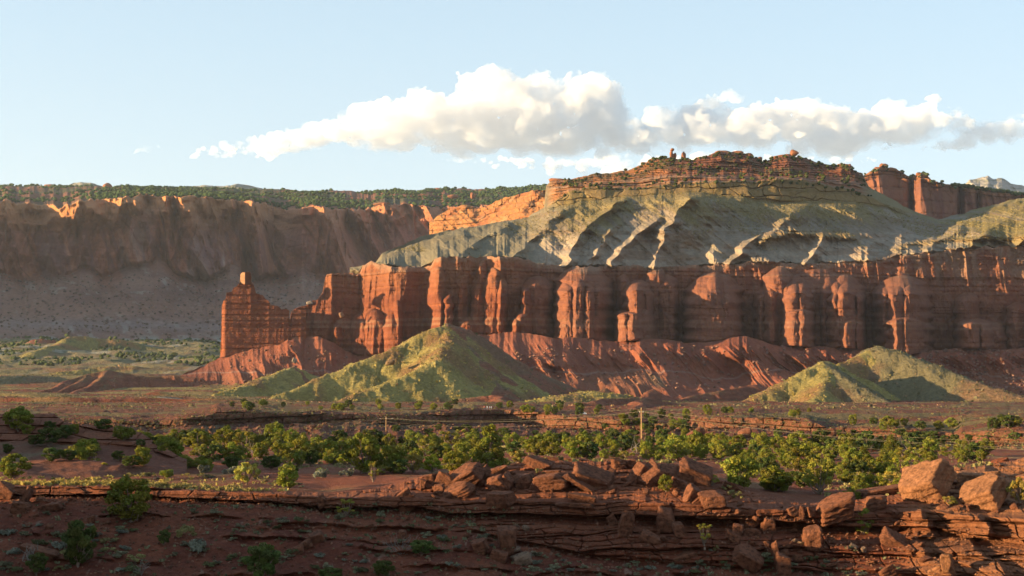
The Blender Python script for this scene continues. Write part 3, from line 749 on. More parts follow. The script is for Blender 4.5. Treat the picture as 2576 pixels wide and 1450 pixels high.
for rid, (kd, ang, rr, pts) in enumerate(RIDGES):
    pp = np.array([unp(*p) for p in pts])
    tn = math.tan(math.radians(ang))
    L0 = 0.0
    x0, x1 = pp[:, 0].min() - 170, pp[:, 0].max() + 170
    y0, y1 = pp[:, 1].min() - 170, pp[:, 1].max() + 170
    ra = np.searchsorted(Yr, [y0, y1])
    sl_ = slice(ra[0], max(ra[1], ra[0] + 1))
    ux = VX[sl_]
    cm = np.where((ux.max(0) > x0) & (ux.min(0) < x1))[0]
    if len(cm) == 0 or ux.shape[0] < 2: continue
    sl2 = (sl_, slice(cm[0], cm[-1] + 1))
    ax, ay = wx[sl2], wy[sl2]
    best = np.full(ax.shape, -1e9, dtype=np.float32); bs = np.zeros_like(best); bd = np.full_like(best, 1e3)
    for a, b in zip(pp[:-1], pp[1:]):
        dx, dy, dz = b - a
        L = math.hypot(dx, dy)
        t = np.clip(((ax - a[0]) * dx + (ay - a[1]) * dy) / (L * L), 0, 1)
        ds = np.hypot(ax - (a[0] + dx * t), ay - (a[1] + dy * t))
        zz = a[2] + dz * t - tn * (np.sqrt(ds * ds + rr * rr) - rr)
        m = zz > best
        best = np.where(m, zz, best); bs = np.where(m, L0 + L * t, bs); bd = np.where(m, ds, bd)
        L0 += L
    if kd == 2:
        best = best - (1.2 + .05 * bd) * (1 - ridged(bs / 15 + 9 * rid, bd / 120, 3, 207)) * sstep(0, 12, bd) * 1.3
    else:
        best = best - (.06 * bd) * (1 - ridged(bs / 26 + 5 * rid, bd / 150, 3, 208)) * sstep(2, 25, bd)
    zb = z[sl2]
    m = best > zb
    soft = 2.0
    hh = np.clip(0.5 + 0.5 * (best - zb) / soft, 0, 1)
    z[sl2] = zb + (best - zb) * hh + soft * hh * (1 - hh) * .5
    own[sl2] = np.where(m, kd, own[sl2])
    along[sl2] = np.where(m, bs, along[sl2]); away[sl2] = np.where(m, bd, away[sl2])
# fine relief: hummocks and brush on the grass, rills on the soil
gm = ((own == 1) | (own == 3) | (own == 5)).astype(np.float32)
fine = fbm(VX / 6, VY / 9, 4, 210)
z = z + gm * (.9 * fine + .8 * np.maximum(0, vn2(VX / 2.6, VY / 3.4, 211) - .25)) + (1 - gm) * .5 * fine
farm = sstep(1500, 2000, VY)
z = z + farm * 5 * fbm(VX / 40, VY / 50, 4, 212)
P = np.stack([VX, VY, z], -1)
vx, vy = proj(P)
c = np.ones(z.shape + (3,), dtype=np.float32) * SOIL * C3(1.08, 1.0, .98)
n1 = fbm(VX / 40, VY / 40, 4, 213); n2 = fbm(VX / 11, VY / 14, 4, 214)
c = mixc(c, C3(.23, .17, .085), sstep(.05, .4, n1 + .3 * n2) * (own == 0) * .6)
c = mixc(c, C3(.36, .31, .13), bl[None, :] * (own == 0) * sstep(-.15, .2, fbm(VX / 70, VY / 26, 4, 218)) * .75 * sstep(700, 900, VY))
gcol = mixc(np.ones_like(c) * GRASS, C3(.46, .36, .12), sstep(-.1, .4, n2))
gcol = gcol * np.where(VY > 1600, .8, 1.0)[..., None].astype(np.float32)
gcol = mixc(gcol, C3(.40, .20, .10), sstep(.1, .4, n1) * .8)
gcol = mixc(gcol, C3(.26, .22, .09), sstep(.2, .6, fine) * .6)
c = np.where((own == 1)[..., None], gcol, c)
g3 = mixc(np.ones_like(c) * C3(.30, .25, .135), C3(.34, .17, .10), sstep(.0, .4, n1 + .4 * n2) * .7)
g3 = mixc(g3, C3(.24, .20, .10), sstep(.0, .5, n2) * .5)
c = np.where((own == 3)[..., None], g3, c)
g5 = mixc(np.ones_like(c) * C3(.42, .165, .10), C3(.29, .195, .115), sstep(.05, .4, n1 - .5 * n2) * .6)
g5 = mixc(g5, C3(.40, .34, .24), sstep(0, 14, 14 - away) * sstep(-.2, .2, n2) * .5)
c = np.where((own == 5)[..., None], g5, c)
rc = mixc(np.ones_like(c) * C3(.46, .165, .095), C3(.34, .12, .075), sstep(-.2, .4, n2))
zb_, _ = beds(z, VX, 2.2, 215)
rc = mixc(rc, C3(.27, .095, .06), (zb_ > .7) * .5)
flat = 1 - sstep(2, 9, away)
rc = mixc(rc, C3(.29, .26, .11), flat * sstep(.0, .4, n1 + .1) * .3)
c = np.where((own == 2)[..., None], rc, c)
c = mixc(c, C3(.34, .30, .165), farm * (own == 0) * (.75 + .2 * n1))
c = mixc(c, C3(.50, .47, .40), farm * sstep(.32, .45, fbm(VX / 45, VY / 90, 4, 216)) * (own != 1) * .7)
c = mixc(c, C3(.13, .16, .08), farm * (own != 2) * sstep(.28, .45, fbm(VX / 14, VY / 24, 3, 217)) * .7)
struct(grid_mesh("valley_floor", P, c, M_HILL))
VAL = (xs, Yr, z)


def valley_z(Xw, Yw):
    """height of the valley floor (nearest grid point)"""
    i = np.clip(np.searchsorted(Yr, Yw), 0, len(Yr) - 1)
    xd = (np.asarray(Xw) / (np.asarray(Yw) / CP) * F + 512) / S
    j = np.clip(np.searchsorted(VAL[0], xd), 0, len(VAL[0]) - 1)
    return VAL[2][i, j]


# road that runs through the valley (a ribbon 8 m wide laid on the floor)
def road(name, pts, width, lift=.25):
    pp = np.array([unp(*p) for p in pts])
    t = np.linspace(0, len(pp) - 1, 120)
    ctr = np.stack([np.interp(t, np.arange(len(pp)), pp[:, k]) for k in range(3)], -1)
    tg = np.gradient(ctr, axis=0); nrm = np.stack([-tg[:, 1], tg[:, 0]], -1)
    nrm /= np.linalg.norm(nrm, axis=1)[:, None]
    G_ = []
    for k in (-.5, -.48, -.03, .03, .48, .5):
        p = ctr.copy(); p[:, :2] += nrm * width * k
        p[:, 2] += lift - (.5 if abs(k) == .5 else 0)
        G_.append(p)
    P_ = np.array(G_)
    cc = np.ones(P_.shape[:2] + (3,), dtype=np.float32) * C3(.20, .19, .185)
    return struct(grid_mesh(name, P_, cc, M_HILL))


# base plain far below everything
v_ = np.array([[-6900, -2400, -60], [6900, -2400, -60], [6900, 9400, -60], [-6900, 9400, -60]], dtype=np.float32)
gm_ = tri_mesh("ground", v_, [[0, 1, 2, 3]], M_HILL, np.ones((4, 3)) * SOIL)
go = bpy.data.objects.new("ground", gm_); COL.objects.link(go); struct(go)
# ------------------------------------------------------------------ the far bank: a fractured ledge above a red slope
xs = np.concatenate([np.linspace(-320, -20, 80), np.linspace(-18, 2600, int(1750 * RES)), np.linspace(2604, 2880, 80)])
rim = [(-320, 1052, 560), (0, 1054, 560), (300, 1056, 560), (400, 1060, 560), (460, 1052, 560), (530, 1042, 570), (545, 1034, 575), (620, 1034, 580), (700, 1040, 590), (900, 1040, 600), (960, 1044, 600), (1060, 1042, 610), (1130, 1036, 620), (1190, 1030, 640), (1260, 1030, 650), (1330, 1034, 640),
       (1400, 1044, 620), (1480, 1050, 610), (1560, 1056, 600), (1640, 1062, 600), (1700, 1066, 590), (1732, 1064, 585), (1745, 1052, 580), (1780, 1049, 575), (1850, 1049, 570), (1950, 1053, 560), (2030, 1058, 550), (2080, 1074, 545), (2160, 1076, 540), (2250, 1078, 530), (2360, 1086, 520), (2400, 1092, 510), (2420, 1086, 490), (2480, 1084, 470), (2576, 1082, 450), (2880, 1082, 430)]
foot = [(x, y + th, Y - 6) for (x, y, Y), th in zip(rim, np.interp([r[0] for r in rim], [-320, 300, 460, 545, 900, 1100, 1300, 1560, 1700, 1745, 2030, 2200, 2420, 2880], [12, 12, 18, 30, 22, 26, 34, 26, 12, 30, 26, 20, 26, 26]))]
bk = Sheet(xs, [
    ([(-320, 1012, 980), (2880, 1014, 980)], int(36 * RES)),
    ([(x, min(y - 10, 1046), Y + 90) for x, y, Y in rim], int(46 * RES)), ([(x, y - 2, Y + 5) for x, y, Y in rim], 6), (rim, int(70 * RES), 4, .07), (foot, int(90 * RES), 4, .04),
    ([(-320, 1128, 470), (600, 1128, 480), (1600, 1134, 490), (2200, 1140, 480), (2420, 1150, 420), (2880, 1150, 400)], 10), ([(-320, 1190, 440), (2880, 1190, 400)], 1)], seed=301)
X, Y, Z, v, ys, x2 = bk.X, bk.Y, bk.Z, bk.v, bk.ys, bk.x2
q = X
v = np.where(bk.v <= 2, bk.v * .95, np.where(bk.v <= 3, 1.9 + (bk.v - 2) * .1, bk.v - 1)); bk.v = v
face = band(bk, 2.0, 3.0, .03); slo = sstep(2.98, 3.1, v); flat = 1 - sstep(1.9, 2.0, v)
b3 = blocky(q, Z, 2.6, 5.5, 21, .07)
pres = sstep(-.35, .0, fbm(q / 45, q * 0, 3, 305) + .2 * sstep(1100, 1300, x2)) * np.ones_like(q)
lt = np.clip(v - 2, 0, 1)
d = face * pres * (3.2 * b3 + 3 * fbm(q / 14, Z / 9, 4, 302) + 4.5 * (1 - lt) ** .5 - 1)
bk.push(d)
bk.P[..., 2] += slo * (1.6 * fbm(q / 16, Y / 22, 5, 303) + .8 * ridged(q / 10, Y / 50, 3, 304))
bk.P[..., 2] += flat * (1.1 * fbm(q / 14, Y / 18, 4, 306) + .5 * blocky(q, Y, 16, 20, 22))
c = np.ones(q.shape + (3,), dtype=np.float32) * C3(.30, .115, .07)
b1, e1 = beds(Z, q, 1.1, 307)
c = mixc(c, C3(.42, .185, .105), face * (.35 + .5 * b1))
c = mixc(c, C3(.27, .10, .068), slo * sstep(-.2, .3, fbm(q / 20, Z / 8, 4, 308)))
c = mixc(c, C3(.19, .165, .095), slo * sstep(.1, .4, fbm(q / 13, Z / 5, 4, 309)) * .7)
c = mixc(c, C3(.28, .235, .11), flat * sstep(-.1, .3, fbm(q / 24, Y / 24, 4, 310)) * .8)
c = mixc(c, C3(.18, .165, .10), slo * sstep(1100, 1130, ys) * sstep(1950, 2150, x2) * .7)
struct(grid_mesh("canyon_bank", bk.P, c, M_HILL))
BANK = bk

# ------------------------------------------------------------------ near terrain: wooded flat, ledge, debris slope
xs = np.concatenate([np.linspace(-420, -20, 100), np.linspace(-18, 2600, int(1900 * RES)), np.linspace(2604, 2980, 100)])
crest = [(-420, 1214, 131), (0, 1215, 131), (120, 1214, 131), (350, 1216, 131), (430, 1222, 131), (700, 1234, 130), (830, 1242, 129), (960, 1228, 131), (1040, 1206, 133), (1080, 1192, 134), (1180, 1188, 134), (1260, 1174, 135), (1300, 1166, 136), (1340, 1158, 136), (1450, 1160, 136), (1600, 1162, 136), (1700, 1166, 136),
         (1760, 1180, 135), (1800, 1202, 134), (1850, 1226, 133), (1950, 1252, 131), (2050, 1266, 130), (2150, 1258, 130), (2250, 1246, 130), (2310, 1225, 131), (2350, 1194, 134), (2400, 1180, 136), (2500, 1168, 138), (2576, 1152, 139), (2980, 1120, 142)]
lip = [(-420, 1222, 128), (0, 1223, 128), (350, 1223, 128), (430, 1230, 128), (700, 1242, 127), (830, 1252, 126), (1050, 1248, 126), (1130, 1264, 125), (1240, 1257, 125), (1500, 1264, 125), (1560, 1260, 125.5), (1700, 1264, 125), (1850, 1276, 125), (2050, 1286, 125), (2150, 1292, 125), (2250, 1286, 125), (2330, 1284, 124), (2450, 1296, 122), (2576, 1302, 120), (2980, 1310, 114)]
th = np.interp([p[0] for p in lip], [-420, 700, 830, 1100, 1240, 1550, 1750, 1850, 2060, 2290, 2576, 2980], [20, 22, 26, 26, 34, 34, 40, 30, 30, 40, 56, 60])
lipb = [(x, y + t, Y - .6) for (x, y, Y), t in zip(lip, th)]
wallb = [(-420, 1262, 124.5), (0, 1264, 124.5), (800, 1294, 123), (1100, 1316, 122), (1250, 1350, 121), (1500, 1400, 120), (1700, 1420, 119.4), (2000, 1432, 118.6), (2300, 1446, 116), (2576, 1470, 112), (2980, 1480, 106)]
fg = Sheet(xs, [
    ([(-420, 1128, 430), (1500, 1124, 430), (2300, 1128, 420), (2980, 1140, 400)], int(46 * RES)),
    ([(-420, 1156, 300), (1500, 1150, 300), (2300, 1154, 300), (2980, 1150, 300)], int(60 * RES)),
    ([(-420, 1196, 185), (1000, 1196, 185), (1500, 1206, 180), (2000, 1214, 176), (2300, 1206, 180), (2980, 1190, 190)], int(66 * RES)), ([(x, y + 3, Y + 3) for x, y, Y in crest], 8),
    (crest, int(70 * RES), 4, .06), (lip, int(64 * RES), 3, .06), (lipb, int(110 * RES), 3, .05), (wallb, int(120 * RES), .6, .04),
    ([(-420, 1490, 107), (1200, 1490, 107), (1700, 1500, 112), (2980, 1520, 103)], 20), ([(-420, 1640, 103), (2980, 1640, 102)], 8), ([(-420, 1680, 92), (2980, 1680, 92)], 1)], seed=401)
X, Y, Z, v, ys, x2 = fg.X, fg.Y, fg.Z, fg.v, fg.ys, fg.x2
v = np.where(fg.v <= 2, fg.v, np.where(fg.v <= 3, 2 + (fg.v - 2) * .9, np.where(fg.v <= 4, 2.9 + (fg.v - 3) * .1, fg.v - 1))); fg.v = v
q = X
fl_ = 1 - sstep(2.7, 3.0, v)
mound = band(fg, 3.0, 4.0, .04); lipm = band(fg, 4.0, 5.0, .05); wal = band(fg, 5.0, 6.0, .05); slo = sstep(5.95, 6.1, v)
rw = sstep(1120, 1280, x2)
lt = np.clip(v - 4, 0, 1); wt = np.clip(v - 5, 0, 1)
bA = blocky(q + .8 * fbm(q / 2, Z, 3, 441), Z + .25 * fbm(q / 3, Z, 3, 442), 1.2, 4.5, 31, .05); bB = blocky(q, Z + .12 * fbm(q / 1.5, Z * 2, 3, 443), .40, 7, 32, .12)
bC = blocky(q + 1.5 * fbm(q / 4, Z / 2, 3, 444), Z + .5 * fbm(q / 7, Z, 3, 445), 2.0, 8, 37, .05)
over = .5 * fbm(q / 9, q * 0, 3, 402) + .9
d = lipm * (over + .85 * bA + .22 * bB + .25 * fbm(q / 1.6, Z / 1.2, 4, 403))
d += wal * rw * (-1.1 * np.exp(-(wt / .22) ** 2) * over + .45 * bB + 1.25 * bA * sstep(.15, .4, wt) + .8 * bC * sstep(.3, .5, wt) + .5 * fbm(q / 5, Z / 2, 4, 404) * wt)
d += wal * (1 - rw) * (-.8 * np.exp(-(wt / .4) ** 2) + .35 * fbm(q / 4, Z / 2, 4, 405))
d += mound * (.55 * bA + .5 * bB + .6 * fbm(q / 3, Z / 1.5, 4, 406))
# the right ledge breaks into blocks that turn their faces to the left
sw = (q + .7 * fbm(q / 2, Z / 1.5, 3, 446) + 3 * hsh(np.floor(Z / 1.3), 12)) / 4.2
sw = sw - np.floor(sw)
d += np.maximum(np.maximum(lipm, wal), mound * .6) * sstep(2240, 2330, x2) * 2.3 * sw * (1 - sstep(.86, 1, sw))
# thin ledges that cross the debris slope
led = np.zeros_like(q)
for lx, ly, lw in [((400, 820), (1452, 1440), 7), ((560, 1140), (1322, 1330), 9), ((640, 1300), (1310, 1342), 5), ((880, 1350), (1380, 1392), 5), ((1280, 1800), (1446, 1440), 6), ((-50, 260), (1330, 1345), 5), ((1000, 1480), (1420, 1432), 4), ((520, 1060), (1352, 1364), 4), ((-100, 420), (1400, 1412), 5), ((200, 700), (1290, 1302), 4)]:
    yc = np.interp(x2, lx, ly) + 5 * fbm(x2 / 50, x2 * 0 + lx[0], 4, 9)
    e = sstep(lx[0] - 10, lx[0] + 50, x2) * (1 - sstep(lx[1] - 50, lx[1] + 10, x2)) * sstep(-.5, .1, fbm(x2 / 45, x2 * 0 + ly[0], 3, 5))
    t = (ys - yc) / lw
    led = led + e * np.where(t < 0, np.exp(-(t * .45) ** 2), np.where(t < 1, 1 - 1.5 * t, -.5 * np.exp(-((t - 1) * .8) ** 2)))
d += (wal * (1 - rw) + slo) * led * (.55 + .3 * blocky(q, Z * 0 + 3, 1, 1.6, 33))
fg.push(d)
fg.P[..., 2] += np.maximum(slo, wal * (1 - rw)) * (.42 * fbm(q / 3.2, Y / 2.4, 5, 407) + .10 * fbm(q / .5, Y / .4, 3, 408))
fg.P[..., 2] += fl_ * (.35 * fbm(q / 7, Y / 9, 4, 409) + .8 * fbm(q / 24, Y / 30, 3, 410))
c = np.ones(q.shape + (3,), dtype=np.float32) * C3(.31, .092, .048)
b1, e1 = beds(Z, q, .35, 412)
rock = C3(.37, .13, .068)
c = mixc(c, rock, np.maximum(lipm, mound) * .85)
c = mixc(c, C3(.46, .20, .10), sstep(2230, 2340, x2) * np.maximum(np.maximum(lipm, mound), wal) * .8)  # right ledge coloured lighter and more orange to look sunlit
c = mixc(c, rock * (.62), (lipm + wal * rw) * b1 * .75)
c = mixc(c, rock * 1.15, (wal * rw) * (b1 > .85) * .5)
c = mixc(c, rock * .95, np.clip(led, 0, 1) * (slo + wal) * .7)
c = mixc(c, C3(.235, .066, .038), slo * sstep(-.2, .3, fbm(q / 3, Z / 1.5, 4, 413)))
c = mixc(c, C3(.40, .24, .17), slo * sstep(.50, .62, fbm(q / .55, Z / .4, 3, 414)) * .7)
c = mixc(c, rock * .95, fl_ * sstep(.1, .35, fbm(q / 14, Y / 16, 3, 411)) * .8)
c = mixc(c, C3(.33, .25, .11), fl_ * sstep(.1, .45, fbm(q / 9, Y / 14, 4, 415)) * .4)
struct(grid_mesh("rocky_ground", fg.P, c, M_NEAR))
FG = fg

# ---- a rocky knoll at the left behind the flat
xs = np.linspace(-420, 470, int(620 * RES))
kn = Sheet(xs, [
    ([(-420, 1070, 300), (470, 1150, 290)], 5),
    ([(-420, 1012, 205), (-100, 1030, 205), (0, 1039, 205), (60, 1040, 204), (137, 1041, 203), (160, 1060, 200), (175, 1066, 199), (260, 1070, 196), (320, 1080, 194), (358, 1090, 192), (385, 1108, 190), (430, 1135, 188), (470, 1160, 186)], int(110 * RES), 3, .06),
    ([(-420, 1100, 192), (0, 1108, 192), (260, 1116, 187), (360, 1124, 184), (430, 1148, 182), (470, 1168, 182)], int(60 * RES), .5, .04),
    ([(-420, 1192, 160), (0, 1192, 160), (300, 1190, 165), (470, 1192, 172)], 10), ([(-420, 1222, 150), (0, 1222, 150), (300, 1222, 155), (470, 1222, 160)], 1)], seed=431)
q = kn.X
fa = band(kn, 1, 2, .05)
bA = blocky(q, kn.Z, 1.0, 3.0, 35, .07)
kn.push(fa * (1.6 * bA + .9 * fbm(q / 3, kn.Z / 1.5, 4, 432)) )
kn.P[..., 2] += sstep(1.95, 2.05, kn.v) * .5 * fbm(q / 5, kn.Y / 5, 4, 433)
c = np.ones(q.shape + (3,), dtype=np.float32) * C3(.28, .105, .066)
b1, _ = beds(kn.Z, q, .5, 434)
c = mixc(c, rock, fa * (.4 + .5 * b1))
c = mixc(c, C3(.22, .19, .11), sstep(2, 2.1, kn.v) * sstep(0, .4, fbm(q / 5, kn.Z / 3, 4, 435)) * .6)
struct(grid_mesh("rocky_hill", kn.P, c, M_NEAR))
KN = kn


def on(sheet, xd, yd, vmin=0.0, vmax=99.0):
    """the point of a sheet that shows at (xd, yd): (x, y, z)"""
    j = int(np.clip(np.searchsorted(sheet.xs, xd), 1, len(sheet.xs) - 2))
    p = sheet.P[:, j]
    _, yy = proj(p)
    m = (sheet.v[:, j] >= vmin) & (sheet.v[:, j] <= vmax)
    idx = np.where(m)[0]
    k = idx[np.argmin(np.abs(yy[idx] - yd))]
    return Vector(p[k])


# ---- a rise of ground added unseen at the left to shade slope and knoll
def shade_rise(x0, x1, y0, y1, xc, wd, ys_, tops, base):
    xr = np.linspace(x0, x1, 70); yr = np.linspace(y0, y1, 110)
    RX, RY = np.meshgrid(xr, yr)
    top = np.interp(RY, ys_, tops)
    rz = base + (top - base) * np.exp(-((RX - xc) / wd) ** 2) + .7 * fbm(RX / 6, RY / 6, 4, 440) + .5 * blocky(RX, RY, 3, 5, 36)
    return struct(grid_mesh("rocky_hill", np.stack([RX, RY, rz], -1), np.ones(RX.shape + (3,), dtype=np.float32) * C3(.29, .105, .064), M_NEAR))


shade_rise(-104, -58, 56, 134, -74, 12, [56, 84, 92, 103, 108, 112, 117, 121, 126, 134], [-2, -2.5, -1.5, 1.6, 1.2, -1.5, -5, -9, -13, -17], -18)
shade_rise(-150, -92, 150, 214, -116, 15, [150, 158, 164, 186, 200, 214], [-14, -6, 6, 8, 6, -8], -16)


# roads: the valley road on the left and a bit of road in the canyon at the right
road("road", [(400, 1001, 1090), (440, 1005, 1060), (490, 1013, 1020), (530, 1021, 980)], 11, 1.0)
rp = [on(BANK, x, y, 3.0) for x, y in [(2215, 1131), (2250, 1137), (2290, 1144), (2330, 1152), (2365, 1160)]]


def road_world(name, pts, width, lift):
    pp = np.array([list(p) for p in pts])
    t = np.linspace(0, len(pp) - 1, 60)
    ctr = np.stack([np.interp(t, np.arange(len(pp)), pp[:, k]) for k in range(3)], -1)
    tg = np.gradient(ctr, axis=0); nrm = np.stack([-tg[:, 1], tg[:, 0]], -1)
    nrm /= np.linalg.norm(nrm, axis=1)[:, None]
    G_ = []
    for k in (-.5, -.48, .48, .5):
        p = ctr.copy(); p[:, :2] += nrm * width * k; p[:, 2] += lift - (1.2 if abs(k) == .5 else 0)
        G_.append(p)
    P_ = np.array(G_)
    return struct(grid_mesh(name, P_, np.ones(P_.shape[:2] + (3,), dtype=np.float32) * C3(.17, .15, .14), M_HILL))


road_world("road", rp, 7, 1.2)
# ------------------------------------------------------------------ boulders: angular blocks split from the ledges
def ico(sub):
    bm_ = __import__('bmesh').new()
    __import__('bmesh').ops.create_icosphere(bm_, subdivisions=sub, radius=1.0)
    V = np.array([v.co[:] for v in bm_.verts]); Fc = np.array([[v.index for v in f.verts] for f in bm_.faces])
    bm_.free()
    return V, Fc


ICO4 = ico(5); ICO3 = ico(3); ICO2 = ico(2); ICO1 = ico(1)


def rock_verts(w, h, dp, seed, base=ICO4, round_=.045, cuts=6, box=True, rough=.06):
    """a faceted stone: box planes with tilted faces plus random cuts, worn at the edges"""
    r = np.random.RandomState(seed)
    V, Fc = base
    N = []; D = []
    if box:
        for ax in range(3):
            for s_ in (-1, 1):
                n = np.zeros(3); n[ax] = s_
                n += r.uniform(-.2, .2, 3)
                N.append(n / np.linalg.norm(n)); D.append(.72 + r.uniform(-.06, .14))
    for k in range(cuts):
        n = r.normal(size=3); n /= np.linalg.norm(n)
        N.append(n); D.append(r.uniform(.78, 1.05))
    N = np.array(N); D = np.array(D)
    dots = V @ N.T
    rad = np.where(dots > .05, D[None, :] / np.maximum(dots, .05), 9.0)
    p = 1.0 / round_ if round_ > 0 else 50
    k_ = np.clip(p, 4, 22)
    rr = (np.sum(rad ** -k_, axis=1)) ** (-1.0 / k_)
    rr = np.minimum(rr, 1.35)
    P = V * rr[:, None]
    nz = fbm(P[:, 0] * 2.2 + seed, P[:, 1] * 2.2 + P[:, 2] * 1.7, 4, seed % 50)
    nz2 = fbm(P[:, 2] * 7 + seed, P[:, 0] * 3 + P[:, 1] * 3, 3, seed % 40 + 3)
    P = P * (1 + rough * nz + rough * .5 * nz2)[:, None]
    # thin bedding lines
    lay = np.sin(P[:, 2] * r.uniform(10, 18) + 2 * nz) + .6 * np.sin(P[:, 2] * 31 + 3 * nz2)
    P[:, :2] *= (1 + .022 * lay)[:, None]
    ext = P.max(0) - P.min(0)
    P = (P - (P.max(0) + P.min(0)) / 2) / ext
    return P * np.array([w, dp, h]), Fc


def rock_color(P, seed, tint):
    n = fbm(P[:, 0] * 1.3 + seed, P[:, 2] * 1.3 + P[:, 1] * .7, 4, 3)
    n2 = fbm(P[:, 0] * 5 + seed, P[:, 2] * 5 + P[:, 1] * 4, 3, 8)
    c = np.ones((len(P), 3), dtype=np.float32) * np.array(tint)
    c = c * (1 + .22 * n[:, None])
    return c * (1 - .38 * sstep(.12, .3, n2))[:, None]


ROCK = (.33, .13, .074); PALEROCK = (.40, .25, .17); REDROCK = (.40, .12, .055)


def boulder(name, xd, yd, wd, hd, Y, roll, label, cat="boulder", group=None, depth=None, tint=ROCK, seed=None, yaw=0.0, pitch=0.0, **kw):
    """a stone centred at (xd, yd) of the picture at depth Y; roll = tilt in the picture plane, pitch leans its face up"""
    sc = Y / (F / S)
    w = wd * sc; h = hd * sc
    seed = seed if seed is not None else int(xd * 7 + yd * 13) % 9973
    dp = depth if depth else .8 * min(w, h) + .35 * max(w, h)
    P, Fc = rock_verts(w, h, dp, seed, **kw)
    me = tri_mesh(name, P, Fc, M_STONE, rock_color(P * 1.0, seed, tint), smooth=True)
    o = bpy.data.objects.new(name, me); COL.objects.link(o)
    o.location = unp(xd, yd, Y)
    o.rotation_euler = (Matrix.Rotation(-math.radians(roll), 4, 'Y') @ Matrix.Rotation(math.radians(pitch), 4, 'X') @ Matrix.Rotation(math.radians(yaw), 4, 'Z')).to_euler()
    tag(o, label, cat, group)
    return o


